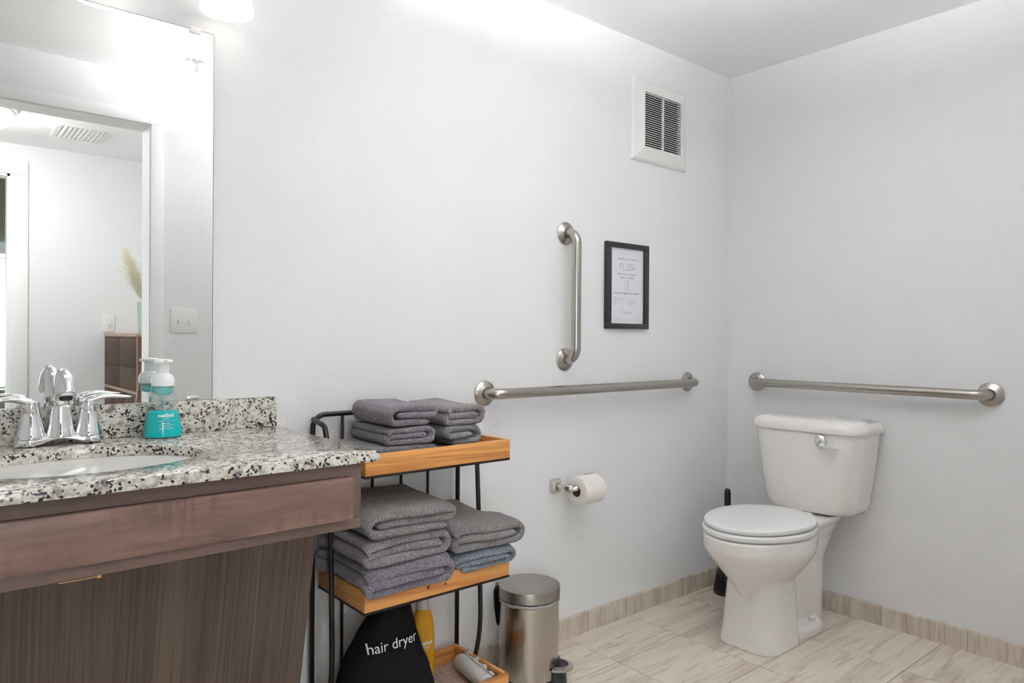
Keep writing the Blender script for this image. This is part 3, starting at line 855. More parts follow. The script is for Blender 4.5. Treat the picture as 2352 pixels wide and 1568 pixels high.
# ------------------------------------------------------------------ grab bars
def grab_bar(name, loc, length, axis, label, depth=0.058, r=0.0175):
    # local: bar along +X, wall behind at y=0, sticking out to -y
    g = empty(name, loc, label, 'grab bar', 'stainless grab bars')
    def tr(p):
        if axis == 'back': return (p[0], p[1], p[2])
        if axis == 'vert': return (p[2], p[1], -p[0])
        return (p[1], -p[0], p[2])
    pth = round_path([(0, -0.012, 0), (0, -depth, 0), (length, -depth, 0), (length, -0.012, 0)], 0.042, 10)
    # finer samples along the straight run
    v, f = tube(pth, r, 24); mk('bar', [tr(p) for p in v], f, 'brushed_steel', g)
    for x in (0, length):
        v, f = lathe([(0.0, 0.0), (0.0412, 0.0), (0.0412, 0.0045), (0.0395, 0.0062), (0.026, 0.0115), (0.0205, 0.0145), (0.0200, 0.0125), (0.0, 0.0125)], 48)
        v = [(p[0]+x, -p[2]-0.0003, p[1]) for p in v]
        mk('flange', [tr(p) for p in v], f, 'brushed_steel', g, angle=25)
    return g
grab_bar('grab_bar', (-1.407, 0, 0.9095), 1.099, 'back', 'long stainless steel grab bar running along the wall beside the towel rack')
grab_bar('grab_bar', (0, -0.148, 0.907), 0.887, 'right', 'stainless steel grab bar on the wall above the toilet tank')
grab_bar('grab_bar', (-1.040, 0, 1.471), 0.455, 'vert', 'short vertical stainless steel grab bar beside the framed sign')

# ------------------------------------------------------------------ framed sign
fs = empty('framed_sign', (-0.7095, 0, 1.297), 'black framed bathroom sign with printed text, hung beside the vertical bar', 'framed sign')
fw2, fh2, ft = 0.1245, 0.1665, 0.027
box('frame', [(-fw2, fw2, -0.016, -0.0005, fh2-ft*0.75, fh2), (-fw2, fw2, -0.016, -0.0005, -fh2, -fh2+ft*0.75), (-fw2, -fw2+ft, -0.016, -0.0005, -fh2+ft*0.75, fh2-ft*0.75), (fw2-ft, fw2, -0.016, -0.0005, -fh2+ft*0.75, fh2-ft*0.75)], 'frame_black', fs, 0.0012)
box('paper', (-fw2+ft, fw2-ft, -0.007, -0.004, -fh2+ft*0.75, fh2-ft*0.75), 'poster_paper', fs)
def sign_text(items, mat, nm):
    for body, size, x, z, al, sh, bo, spc in items:
        V, F = text_geo(body, size, sh, al, bo, spc)
        mk(nm, [(p.x+x, -0.0073, p.y+z) for p in V], F, mat, fs, smooth=False)
def stroke(pts, w):
    V, F = [], []
    for (a, b_) in zip(pts[:-1], pts[1:]):
        a, b_ = Vector((a[0], 0, a[1])), Vector((b_[0], 0, b_[1])); d = (b_-a)
        if d.length == 0: continue
        n = Vector((-d.z, 0, d.x)).normalized()*w/2; k = len(V)
        V += [(q.x, -0.0073, q.z) for q in (a-n, b_-n, b_+n, a+n)]; F.append((k, k+1, k+2, k+3))
    return V, F
sign_text([('PLEASE DO NOT', 0.0115, 0, 0.1040, 'CENTER', 0, 0, 1.35), ('ANYTHING EXCEPT', 0.0098, 0, 0.0455, 'CENTER', 0, 0, 1.35), ('TOILET PAPER', 0.0098, 0, 0.0325, 'CENTER', 0, 0, 1.35)], 'ink', 'printed_heading')
# narrow drawn capitals of FLUSH
def poly(pts, cx, w=0.0155, h=0.025, z0=0.063): return stroke([(cx+a*w, z0+b_*h) for a, b_ in pts], 0.0013)
u = [(-0.5, 1)]+[(-0.5*cos(t), 0.28-0.28*sin(t)) for t in [PI*k/10 for k in range(11)]]+[(0.5, 1)]
sS = [(0.45, 0.85), (0.2, 1.0), (-0.2, 1.0), (-0.45, 0.82), (-0.4, 0.62), (0.0, 0.5), (0.4, 0.36), (0.45, 0.16), (0.2, 0.0), (-0.2, 0.0), (-0.45, 0.15)]
ltr = [poly([(-0.4, 0), (-0.4, 1), (0.5, 1)], -0.034), poly([(-0.4, 0.72), (0.35, 0.72)], -0.034), poly([(-0.3, 1), (-0.3, 0), (0.4, 0)], -0.0175), poly(u, 0.0005), poly(sS, 0.0185), poly([(-0.4, 0), (-0.4, 1)], 0.037), poly([(0.45, 0), (0.45, 1)], 0.037), poly([(-0.4, 0.30), (0.45, 0.30)], 0.037)]
v, f = join(ltr); mk('printed_word', v, f, 'ink', fs, smooth=False)
for d0 in (-0.076, 0.066):
    v, f = stroke([(d0, 0.104), (d0+0.010, 0.104)], 0.0009); mk('printed_dash', v, f, 'ink', fs, smooth=False)
# little drawing of a paper roll
ltr = [stroke([(-0.013, -0.014), (-0.014, 0.013), (-0.008, 0.018), (0.004, 0.017), (0.006, 0.010), (0.001, 0.006), (0.000, -0.010), (0.010, -0.014), (0.010, 0.004), (0.006, 0.010)], 0.0007), stroke([(-0.013, -0.014), (0.0, -0.013)], 0.0007), stroke([(0.0, 0.019), (0.003, 0.023), (0.007, 0.021), (0.005, 0.016), (0.001, 0.017)], 0.0009), stroke([(0.003, 0.003), (0.008, -0.002), (0.003, -0.006)], 0.0006)]
v, f = join(ltr); mk('printed_drawing', v, f, 'ink', fs, smooth=False)
sign_text([('THE FOLLOWING ITEMS BELONG IN THE GARBAGE', 0.0061, 0, -0.0285, 'CENTER', 0, 0.00012, 1.05)], 'ink', 'printed_line')
small = []
for k, t in enumerate(('- FEMININE PRODUCTS', '- PAPER TOWELS', '- BABY WIPES', '- FLOSS')): small.append((t, 0.0058, -0.083, -0.0485-k*0.0082, 'LEFT', 0, 0, 1.1))
for k, t in enumerate(('- TISSUES', '- COTTON BALLS', '- COTTON SWABS', '- DIAPERS')): small.append((t, 0.0058, 0.006, -0.0485-k*0.0082, 'LEFT', 0, 0, 1.1))
sign_text(small, 'ink_light', 'printed_list')
sign_text([('Thank You', 0.0140, 0, -0.1035, 'CENTER', 0.45, -0.0002, 0.9)], 'ink', 'printed_thanks')
bd = [stroke([(-0.088, 0.128), (0.088, 0.128)], 0.0006), stroke([(-0.088, -0.131), (0.088, -0.131)], 0.0006), stroke([(-0.088, 0.128), (-0.088, -0.131)], 0.0005), stroke([(0.088, 0.128), (0.088, -0.131)], 0.0005)]
v, f = join(bd); mk('printed_border', v, f, 'ink_light', fs, smooth=False)
box('glazing', (-fw2+ft-0.001, fw2-ft+0.001, -0.0098, -0.0088, -fh2+ft*0.75, fh2-ft*0.75), 'poster_glass', fs)

# ------------------------------------------------------------------ toilet paper holder and roll
RZ = 0.5640
tp = empty('toilet_paper_holder', (-1.000, 0, RZ), 'satin nickel toilet paper holder with square posts on the wall', 'paper holder')
for s in (-1, 1):
    cx = 0.086*s
    rings = []
    for a, e, y in ((0.0255, 6, -0.0003), (0.0255, 6, -0.006), (0.0235, 6, -0.011), (0.017, 5, -0.016), (0.013, 4, -0.019)):
        rings.append([(cx+p[0], y, p[1]) for p in [q[:2] for q in sell(0, 0, a, a, 0, 40, e)]])
    v, f = loft(rings); pl = mk('wall_mount', v, f, 'satin_nickel', tp, angle=30)
    pth = [(cx, -0.015, 0), (cx, -0.035, 0), (cx-0.004*s, -0.055, -0.002), (cx-0.014*s, -0.070, -0.002), (cx-0.022*s, -0.074, -0.002)]
    v, f = tube(pth, [0.0085, 0.007, 0.007, 0.008, 0.008], 20, True, [0.014, 0.0125, 0.0125, 0.014, 0.013]); mk('arm', v, f, 'satin_nickel', pl)
v, f = tube([(-0.075, -0.074, -0.002), (0.075, -0.074, -0.002)], 0.0095, 18); mk('spindle', v, f, 'satin_nickel', tp)
tr_ = empty('toilet_paper_roll', (-1.000, -0.074, RZ-0.012), 'white toilet paper roll on the nickel wall holder', 'toilet paper')
rings = []
n = 56
for x, r0, r1 in ((-0.051, 0, 0), (0.051, 0, 0)): pass
def rollring(x, r): return [(x, r*cos(2*PI*k/n), r*sin(2*PI*k/n)) for k in range(n)]
R0, R1 = 0.0505, 0.0205
v, f = loft([rollring(-0.050, R1), rollring(-0.0512, R0-0.004), rollring(-0.0495, R0), rollring(0.0495, R0), rollring(0.0512, R0-0.004), rollring(0.050, R1)], False, False); mk('paper', v, f, 'tissue', tr_, angle=30)
v, f = loft([rollring(-0.0505, R1), rollring(0.0505, R1), rollring(0.0505, R1-0.0015), rollring(-0.0505, R1-0.0015), rollring(-0.0505, R1)], False, False); mk('core', v, f, 'cardboard', tr_)
ring = []
for k in range(15):   # outermost sheet ending on the front with a visible edge
    a = math.radians(60+8.6*k)
    ring.append([(x, -(R0+o_)*sin(a), (R0+o_)*cos(a)) for x, o_ in ((-0.0494, 0.0004), (0.0494, 0.0004), (0.0494, 0.0012), (-0.0494, 0.0012))])
v, f = loft(ring); 
v = [(p[0], p[1], p[2]) for p in v]; mk('loose_sheet', v, f, 'tissue', tr_, angle=40)

# ------------------------------------------------------------------ storage rack
RX0, RX1, RYF, RYB = -2.002, -1.543, -0.296, -0.036
rk = empty('storage_rack', (-1.7725, -0.16, 0), 'three-tier black metal rack with orange pine trays beside the vanity', 'shelf rack')
def rl(p): return (p[0]+1.7725, p[1]+0.16, p[2])
PX0, PX1 = -2.0145, -1.5305
v, f = tube([rl(p) for p in round_path([(PX0, -0.025, 0), (PX0, -0.025, 0.879), (PX1, -0.025, 0.879), (PX1, -0.025, 0)], 0.035, 8)], 0.0070, 14); mk('back_frame', v, f, 'rack_metal', rk)
for x in (PX0, PX1):
    pth = round_path([(x, -0.028, 0.868), (x, -0.098, 0.856), (x, -0.121, 0.790), (x, -0.140, 0.480), (x, -0.150, 0.165), (x, -0.090, 0.055), (x, -0.026, 0.045)], [0.02, 0.035, 0.5, 0.4, 0.05], 7)
    v, f = tube([rl(p) for p in pth], 0.0070, 14); mk('side_post', v, f, 'rack_metal', rk)
for x in (-1.9265, -1.8325, -1.737, -1.643):
    v, f = tube([rl((x, -0.025, 0.045)), rl((x, -0.025, 0.879))], 0.0045, 10); mk('wire', v, f, 'rack_metal', rk)
v, f = tube([rl((PX0, -0.025, 0.045)), rl((PX1, -0.025, 0.045))], 0.0055, 10); mk('lower_rail', v, f, 'rack_metal', rk)
BT, BH = 0.012, 0.052
for zt in (0.083, 0.417, 0.751):
    cx, cy, hx, hy = (RX0+RX1)/2, (RYF+RYB)/2, (RX1-RX0)/2, (RYB-RYF)/2
    t = box('tray', (-hx+BT, hx-BT, -hy+BT, hy-BT, 0.0, 0.006), 'pine_x', rk, loc=rl((cx, cy, zt)))
    box('front_board', (-hx, hx, -hy, -hy+BT, 0, BH), 'pine_x', t, 0.0008)
    box('back_board', (-hx, hx, hy-BT, hy, 0, BH), 'pine_x', t, 0.0008)
    box('end_board', (-hx, -hx+BT, -hy+BT, hy-BT, 0, BH), 'pine_y', t, 0.0008)
    box('end_board', (hx-BT, hx, -hy+BT, hy-BT, 0, BH), 'pine_y', t, 0.0008)
    box('metal_rim', [(-hx, hx, -hy, -hy+0.014, -0.0065, -0.0003), (-hx, hx, hy-0.014, hy, -0.0065, -0.0003), (-hx, -hx+0.014, -hy+0.014, hy-0.014, -0.0065, -0.0003), (hx-0.014, hx, -hy+0.014, hy-0.014, -0.0065, -0.0003)], 'rack_metal', t)
    if zt > 0.4 and zt < 0.5:
        for kx, kz, kr in ((-0.045, 0.024, 0.0042), (0.010, 0.0215, 0.003)):
            v, f = lathe([(0.0, 0.0004), (kr*0.5, 0.0004), (kr, 0.0002), (kr, -0.001)], 16)
            v = [(p[0]+kx, -hy-p[2], p[1]*1.15+kz) for p in v]; mk('knot', v, f, 'dark_knot', t) if 'dark_knot' in MATS else (plain('dark_knot', (0.09, 0.03, 0.012), 0.6), mk('knot', v, f, 'dark_knot', t))
for x in (RX0+0.03, RX1-0.03):
    v, f = tube([rl((x, -0.275, 0.0)), rl((x, -0.275, 0.077))], 0.008, 12); mk('foot', v, f, 'rack_metal', rk)

# ------------------------------------------------------------------ towels
def smooth_path(segs, step):
    pts = []
    for s in segs:
        if s[0] == 'L':
            a, b_ = Vector(s[1]), Vector(s[2]); n = max(2, int((b_-a).length/step))
            pts += [a+(b_-a)*k/n for k in range(n+1)]
        else:
            _, c, r, a0, a1 = s; n = max(5, int(abs(a1-a0)*r/step*1.5))
            pts += [Vector((c[0]+r*cos(a0+(a1-a0)*k/n), c[1]+r*sin(a0+(a1-a0)*k/n))) for k in range(n+1)]
    out = [pts[0]]
    for q in pts[1:]:
        if (q-out[-1]).length > step*0.25: out.append(q)
    return out

def towel(name, loc, W, D, T, mat, label, group, rz=0.0, kind='wrap', mirror=False, seed=1, band=False, tilt=0.0, slack=0.004, lift=0.0, droop=0.0, pinch=0.0, bulge=0.0):
    r = empty(name, loc, label, 'towel', group, rz=rz)
    r.rotation_euler = (0, tilt, rz)
    sd = seed*7.31
    lay = 3
    t = T/lay*0.96
    z = [T/lay*(k+0.5) for k in range(lay)]; g = T/lay
    w = W/2
    if kind == 'wrap':      # outer layer wraps the left end, top layer folds under at the right
        segs = [('L', (w-1.1*g, z[0]), (-w+1.5*g, z[0])), ('A', (-w+1.5*g, z[1]), g, 1.5*PI, 0.5*PI), ('L', (-w+1.5*g, z[2]), (w-0.5*g, z[2])),
                ('A', (w-0.5*g, (z[1]+z[2])/2), g/2, 0.5*PI, -0.5*PI), ('L', (w-0.5*g, z[1]), (-w+1.75*g, z[1]))]
    else:                   # roll: bottom sweeps round the right end to the top, inner layer tucked in
        segs = [('L', (w-1.75*g, z[1]), (-w+0.55*g, z[1])), ('A', (-w+0.55*g, (z[0]+z[1])/2), g/2, 0.5*PI, 1.5*PI), ('L', (-w+0.55*g, z[0]), (w-1.5*g, z[0])),
                ('A', (w-1.5*g, z[1]), g, -0.5*PI, 0.5*PI), ('L', (w-1.5*g, z[2]), (-w+0.9*g, z[2])), ('A', (-w+0.9*g, z[2]-0.75*g), 0.75*g, 0.5*PI, 0.95*PI)]
    path = smooth_path(segs, 0.0055)
    if mirror: path = [Vector((-p.x, p.y)) for p in path]
    n = len(path)
    e = t*0.5
    ysteps = [-D/2+e*(1-cos(a)) for a in [PI/2*k/6 for k in range(7)]]
    ysteps += [-D/2+e+(D-2*e)*k/15 for k in range(1, 15)]
    ysteps += [D/2-e*(1-cos(a)) for a in [PI/2*k/5 for k in range(5, -1, -1)]]
    V, F = [], []
    for iy, y in enumerate(ysteps):
        dy = max(0.0, abs(y)-(D/2-e))/e
        sh = math.sqrt(max(0.02, 1-dy*dy))
        up_, lo_ = [], []
        for i, p in enumerate(path):
            tg = (path[min(i+1, n-1)]-path[max(i-1, 0)]).normalized(); nm = Vector((-tg.y, tg.x))
            s = i/(n-1); dist = min(i, n-1-i)*0.0055
            end = math.sqrt(max(0.03, 1-max(0, 1-dist/e)**2))
            hh = t/2*sh*end*(1+0.10*mnoise.noise(Vector((s*9, y*12, sd))))
            front = -1 if y < 0 else 1
            yy = y + (0.006*mnoise.noise(Vector((s*7+sd, 3.3, front*2.0))) + 0.004*sin(s*11+sd))*min(1, abs(y)/(D/2))
            # soft waviness of the whole stack, growing with height
            hgt = p.y/T
            dz = slack*hgt*(mnoise.noise(Vector((p.x*9+sd, y*8, 0.5)))*1.6+0.5*sin(p.x*14+sd)) + lift*hgt*max(0, (y/D+0.5))**1.5
            dz -= 0.5*slack*(abs(p.x)/w)**3*hgt
            dx = 0.004*mnoise.noise(Vector((hgt*4, y*9, sd+4)))
            fr_ = max(0.0, min(1.0, (-y-(D/2-0.045))/0.045)); dz -= droop*fr_*fr_
            bk = max(0.0, min(1.0, (y+0.035)/0.03)); dx -= pinch*bk*bk*(3-2*bk)*max(0.0, p.x/w)
            dx -= bulge*math.exp(-((y-0.098)/0.026)**2)*max(0.0, -p.x/w)
            c = Vector((p.x+dx, yy, p.y))
            for lst, sg in ((up_, 1), (lo_, -1)):
                q = Vector((c.x+nm.x*hh*sg, c.y, max(0.0004, c.z+nm.y*hh*sg) + (dz if dz > 0 or droop else max(dz, -0.3*c.z))))
                j = 0.0006*mnoise.noise(q*260)
                lst.append((q.x+nm.x*j*sg, q.y+j, q.z+nm.y*j*sg))
        V += up_+lo_[::-1]
    m = 2*n
    for iy in range(len(ysteps)-1):
        for j in range(m):
            k = (j+1) % m
            F.append((iy*m+j, iy*m+k, (iy+1)*m+k, (iy+1)*m+j))
    last = (len(ysteps)-1)*m
    for i in range(n-1):
        F.append((i, i+1, m-2-i, m-1-i)); F.append((last+i+1, last+i, last+m-1-i, last+m-2-i))
    o = mk('folded_cloth', V, F, mat, r)
    if band:                # flat woven band across the top layer
        me = o.data; me.materials.append(MATS['dobby_band'])
        for p in me.polygons:
            c = p.center
            if band[0] < c.x/w < band[1] and c.z > T*0.45 and abs(p.normal.y) < 0.6: p.material_index = 1
    return r
G1, G2 = 'towels on the top tray', 'towels on the middle tray'
T1Z, T2Z = 0.7575, 0.4235
towel('hand_towel', (-1.876, -0.162, T1Z), 0.226, 0.215, 0.055, 'terry_dark', 'dark grey folded hand towel at the bottom of the left stack on the top tray', G1, 0.0, 'roll', False, 3, slack=0.003)
towel('hand_towel', (-1.846, -0.163, T1Z+0.0555), 0.142, 0.205, 0.047, 'terry_purple_grey', 'purple-grey folded hand towel in the middle of the left stack on the top tray', G1, -0.02, 'roll', False, 5, band=(-0.72, -0.30), slack=0.003)
towel('hand_towel', (-1.848, -0.163, T1Z+0.1030), 0.150, 0.205, 0.054, 'terry_purple_grey', 'thick hand towel with a woven band, topmost of the left stack on the top tray', G1, 0.0, 'wrap', False, 8, band=(-0.60, -0.22), slack=0.004)
towel('hand_towel', (-1.680, -0.163, T1Z), 0.120, 0.205, 0.036, 'terry_purple_grey', 'grey hand towel at the bottom of the right stack on the top tray', G1, 0.0, 'wrap', False, 11, slack=0.003)
towel('hand_towel', (-1.676, -0.160, T1Z+0.0370), 0.118, 0.205, 0.055, 'terry_grey', 'blue-grey hand towel in the middle of the right stack on the top tray', G1, 0.02, 'wrap', True, 14, slack=0.003)
towel('hand_towel', (-1.671, -0.155, T1Z+0.0930), 0.132, 0.215, 0.056, 'terry_warm_grey', 'warm brownish-grey hand towel, topmost of the right stack on the top tray', G1, 0.03, 'roll', False, 17, slack=0.004, lift=0.006)
M0 = 0.4700
towel('bath_towel', (-1.8735, -0.186, M0), 0.258, 0.262, 0.062, 'terry_purple_grey', 'purple-grey bath towel at the bottom of the left stack, hanging over the middle tray edge', G2, 0.0, 'roll', False, 21, slack=0.004, droop=0.022, bulge=0.026)
towel('bath_towel', (-1.8745, -0.180, M0+0.0625), 0.256, 0.255, 0.062, 'terry_warm_grey', 'warm grey bath towel in the middle of the left stack on the middle tray', G2, 0.0, 'roll', False, 24, slack=0.004, droop=0.010, bulge=0.016)
towel('bath_towel', (-1.8740, -0.178, M0+0.1255), 0.256, 0.255, 0.062, 'terry_neutral', 'grey bath towel, topmost of the left stack on the middle tray', G2, 0.0, 'wrap', False, 28, slack=0.005, lift=0.018, droop=0.006)
towel('bath_towel', (-1.6330, -0.186, M0), 0.200, 0.252, 0.044, 'terry_blue_grey', 'bluish-grey bath towel at the bottom of the right stack on the middle tray', G2, 0.0, 'wrap', True, 31, slack=0.004, droop=0.014)
towel('bath_towel', (-1.6150, -0.180, M0+0.0450), 0.242, 0.258, 0.066, 'terry_neutral', 'thick grey bath towel on top of the bluish one on the middle tray', G2, 0.0, 'roll', False, 35, slack=0.005, lift=0.018, droop=0.006, pinch=0.055)

# ------------------------------------------------------------------ things in the bottom tray
mt = box('woven_mat', (-1.985, -1.560, -0.279, -0.052, 0.0893, 0.0905), 'woven_mat', None)
tag(mt, 'pinkish woven paper mat lining the bottom tray of the rack', 'mat')
bag = empty('drawstring_bag', (-1.873, -0.176, 0.0908), 'black cloth drawstring bag lettered hair dryer, standing in the bottom tray', 'bag')
def bag_pt(u, h):
    # u angle, h 0..1 height
    keys = [(0.0, 0.118, 0.085, 0.0, 0.0), (0.04, 0.136, 0.096, 0.0, 0.0), (0.16, 0.140, 0.098, 0.0, 0.0), (0.34, 0.128, 0.085, -0.004, 0.0), (0.52, 0.108, 0.068, -0.008, -0.004), (0.70, 0.084, 0.052, -0.003, -0.010), (0.86, 0.060, 0.040, 0.006, -0.014), (0.95, 0.045, 0.034, 0.010, -0.016), (1.0, 0.041, 0.030, 0.012, -0.016)]
    for a, b_ in zip(keys[:-1], keys[1:]):
        if h <= b_[0]+1e-9:
            t = (h-a[0])/(b_[0]-a[0]); t = t*t*(3-2*t)*0.4+t*0.6
            hw, hd2, ox, oy = [a[q]+(b_[q]-a[q])*t for q in (1, 2, 3, 4)]; break
    c, s = cos(u), sin(u)
    fold = 1+0.05*h*sin(5*u+1.0)*h+0.03*mnoise.noise(Vector((c*1.5, s*1.5, h*3)))
    ex = 2/2.5
    return Vector((ox+hw*fold*math.copysign(abs(c)**ex, c), oy+hd2*fold*math.copysign(abs(s)**ex, s), 0.312*h))
rings = [[bag_pt(2*PI*j/56, k/26) for j in range(56)] for k in range(27)]
v, f = loft(rings); mk('cloth', v, f, 'bag_cloth', bag)
v, f = tube([bag_pt(2*PI*j/40, 0.965)*1.0+Vector((0, 0, 0.0)) for j in range(41)], 0.0028, 8); mk('drawcord', v, f, 'matte_black', bag)
V, F = text_geo('hair dryer', 0.036, 0.0, 'CENTER', 0.0, 1.0)
ul = math.atan2(-0.7, -0.22)+0.02
out = []
for p in V:      # lay the letters on the bag's front
    h = (0.202+p.y+0.03*p.x)/0.312
    best = ul
    tx = p.x - 0.012
    lo, hi = PI*1.02, PI*1.98
    for _ in range(24):
        mid = (lo+hi)/2
        if bag_pt(mid, h).x < tx: lo = mid
        else: hi = mid
    q = bag_pt((lo+hi)/2, h); q2 = q + Vector((0.0, -0.0012, 0.0002)); out.append(q2)
mk('lettering', out, F, 'bag_print', bag, smooth=False)

yb = empty('yellow_bottle', (-1.710, -0.105, 0.0908), 'yellow cleaning spray bottle with a grey cap behind the black bag', 'bottle')
prof = [(0.0, 0.0), (0.033, 0.0), (0.0355, 0.004), (0.0365, 0.03), (0.0370, 0.09), (0.0368, 0.13), (0.0350, 0.16), (0.031, 0.185), (0.025, 0.203), (0.018, 0.212), (0.0145, 0.216), (0.0, 0.216)]
v, f = lathe(prof, 40, 0, 0, 1.0, 0.72); mk('bottle_body', v, f, 'yellow_soap', yb)
v, f = lathe([(0.0, 0.214), (0.0185, 0.214), (0.0190, 0.218), (0.0175, 0.226), (0.0172, 0.246), (0.0140, 0.252), (0.0, 0.254)], 32); mk('cap', v, f, 'cap_grey', yb, angle=40)
def ywrap(body, size, zc, bold=0.0, turn=0.0):
    V, F = text_geo(body, size, 0, 'CENTER', bold); out = []
    a0 = math.atan2(-1.73*0.72, -1.13)+math.radians(30)+turn
    for p in V:
        a = a0+p.x/0.0370; out.append((0.0374*cos(a), 0.72*0.0374*sin(a), zc+p.y))
    return out, F
dots = []
rng = random.Random(3)
for k in range(40):
    z = 0.02+0.035*rng.random(); tx = rng.uniform(-0.02, 0.024); sz = rng.uniform(0.0006, 0.0014)
    ring = [Vector((tx+sz*cos(2*PI*q/8), sz*sin(2*PI*q/8), 0)) for q in range(8)]
    a0 = math.atan2(-1.73*0.72, -1.13)+math.radians(30)
    dots.append(([(0.0374*cos(a0+p.x/0.0370), 0.72*0.0374*sin(a0+p.x/0.0370), z+p.y) for p in ring], [tuple(range(8))]))
v, f = join([ywrap('method', 0.0165, 0.122, 0.0003), ywrap('ANTIBAC', 0.0080, 0.110), ywrap('all-purpose cleaner', 0.0030, 0.103)]+dots); mk('label_print', v, f, 'white_print', yb, smooth=False)

# roll of bin liners
ro = empty('bag_roll', (-1.590, -0.185, 0.0908), 'small white roll of plastic bin liners lying in the bottom tray', 'bag roll', rz=math.radians(-8))
rings = []
for y, r0 in ((-0.088, 0.0), (-0.088, 0.020), (-0.086, 0.0235), (0.070, 0.0240), (0.076, 0.0215), (0.078, 0.010), (0.076, 0.0)):
    rings.append([(r0*cos(2*PI*k/32), y, 0.0245+r0*sin(2*PI*k/32)) for k in range(32)])
v, f = loft(rings, False, False); mk('rolled_film', v, f, 'roll_plastic', ro, angle=50)
rings = []
for k in range(15):
    t = k/14; y = 0.085-0.165*t
    wv = 0.004*sin(t*22)+0.003*sin(t*41)
    rings.append([(0.018, y, 0.042), (0.026+wv*0.3, y+0.002, 0.040+wv), (0.032+wv*0.6, y, 0.038*(1-0.55*t)+0.012+wv), (0.034+wv, y, 0.036*(1-0.6*t)+0.014+wv*0.5), (0.026, y, 0.037), (0.019, y, 0.0405)])
v, f = loft(rings); mk('torn_flap', v, f, 'roll_plastic', ro)

# ------------------------------------------------------------------ step bin
bn = empty('step_bin', (-1.327, -0.138, 0), 'small brushed stainless steel pedal bin on the floor beside the rack', 'trash can')
v, f = lathe([(0.0, 0.0), (0.097, 0.0), (0.0985, 0.004), (0.0985, 0.020), (0.0965, 0.022)], 64); mk('base_ring', v, f, 'bin_base', bn, angle=40)
v, f = lathe([(0.0965, 0.020), (0.0965, 0.264), (0.0945, 0.264), (0.0945, 0.030)], 72); mk('body', v, f, 'bin_steel', bn, angle=40)
v, f = lathe([(0.0975, 0.266), (0.0998, 0.268), (0.0998, 0.2985), (0.0990, 0.3015), (0.0965, 0.3030), (0.06, 0.3038), (0.0, 0.3042)], 72); mk('lid', v, f, 'bin_lid_steel', bn, angle=40)
rings = []
for k in range(73):
    a = 2*PI*k/72; wv = 0.0013*sin(9*a)+0.0011*sin(23*a+1)
    ring = []
    for q in range(8):
        b_ = 2*PI*q/8; ring.append(((0.0975+0.0016*cos(b_)+wv*0.6)*cos(a), (0.0975+0.0016*cos(b_)+wv*0.6)*sin(a), 0.2585+0.0055*sin(b_)+wv))
    rings.append(ring)
v, f = loft(rings, False, False); mk('liner_edge', v, f, 'liner_plastic', bn)
pdir = math.atan2(-0.87, 0.50)
def prot(p, a): return (p[0]*cos(a)-p[1]*sin(a), p[0]*sin(a)+p[1]*cos(a), p[2])
rings = []
for k in range(9):
    b_ = -PI/2+PI*k/8
    rings.append([(0.090+0.052*cos(b_)*0.98, 0.046*sin(b_), z) for z in (0.044, 0.051)])
pv, pf = [], []
outer = [(0.092+0.056*cos(-PI/2+PI*k/16), 0.044*sin(-PI/2+PI*k/16)) for k in range(17)]
inner = [(0.092+0.040*cos(-PI/2+PI*k/16), 0.031*sin(-PI/2+PI*k/16)) for k in range(17)]
pr = [[(o_[0], o_[1], 0.050), (o_[0], o_[1], 0.058), (i_[0], i_[1], 0.0615), (i_[0], i_[1], 0.050)] for o_, i_ in zip(outer, inner)]
v, f = loft(pr); mk('pedal_rim', [prot(p, pdir) for p in v], f, 'bin_steel', bn, angle=40)
pv = [[(0.093, p[1], z), (p[0], p[1], z)] for p in inner for z in (0.056,)]
v, f = loft([[(p[0]+0.0005, p[1], 0.049) for p in inner], [(p[0]+0.0005, p[1], 0.0585) for p in inner]]); mk('pedal_pad', [prot(p, pdir) for p in v], f, 'bin_base', bn, angle=40)
rings = [[(0.091+d_*cos(-PI/2+PI*k/16), w_*sin(-PI/2+PI*k/16), z) for k in range(17)] for z, d_, w_ in ((0.001, 0.036, 0.036), (0.030, 0.034, 0.036), (0.048, 0.022, 0.036), (0.075, 0.008, 0.030))]
v, f = loft(rings); mk('pedal_housing', [prot(p, pdir) for p in v], f, 'bin_base', bn, angle=50)
hdir = math.atan2(0.66, -0.75)
rings = []
for z, d_, w_ in ((0.170, 0.004, 0.012), (0.178, 0.008, 0.014), (0.235, 0.015, 0.018), (0.268, 0.017, 0.020), (0.285, 0.017, 0.020), (0.297, 0.012, 0.018), (0.301, 0.006, 0.014)):
    rings.append([(0.0965, -w_, z), (0.0965+d_, -w_*0.85, z), (0.0965+d_, w_*0.85, z), (0.0965, w_, z)])
v, f = loft(rings); mk('hinge', [prot(p, hdir) for p in v], f, 'black_plastic', bn, smooth=False)

# ------------------------------------------------------------------ toilet
to = empty('toilet', (-0.012, -0.457, 0), 'white ceramic two-piece toilet with closed lid in the corner', 'toilet', rz=PI)
def egg(cx, af, ab, b_, z, n=64, e=2.0): return sell(cx, 0, af, b_, z, n, e, ab)
parts = []
# front pedestal
parts.append(loft([sell(0.478, 0, 0.126, 0.118, 0.0, 64, 3.6), sell(0.478, 0, 0.125, 0.117, 0.012, 64, 3.6), sell(0.476, 0, 0.119, 0.112, 0.05, 64, 3.6), sell(0.472, 0, 0.117, 0.106, 0.14, 64, 3.4), sell(0.465, 0, 0.116, 0.100, 0.24, 64, 3.0), sell(0.46, 0, 0.118, 0.095, 0.32, 64, 2.6)]))
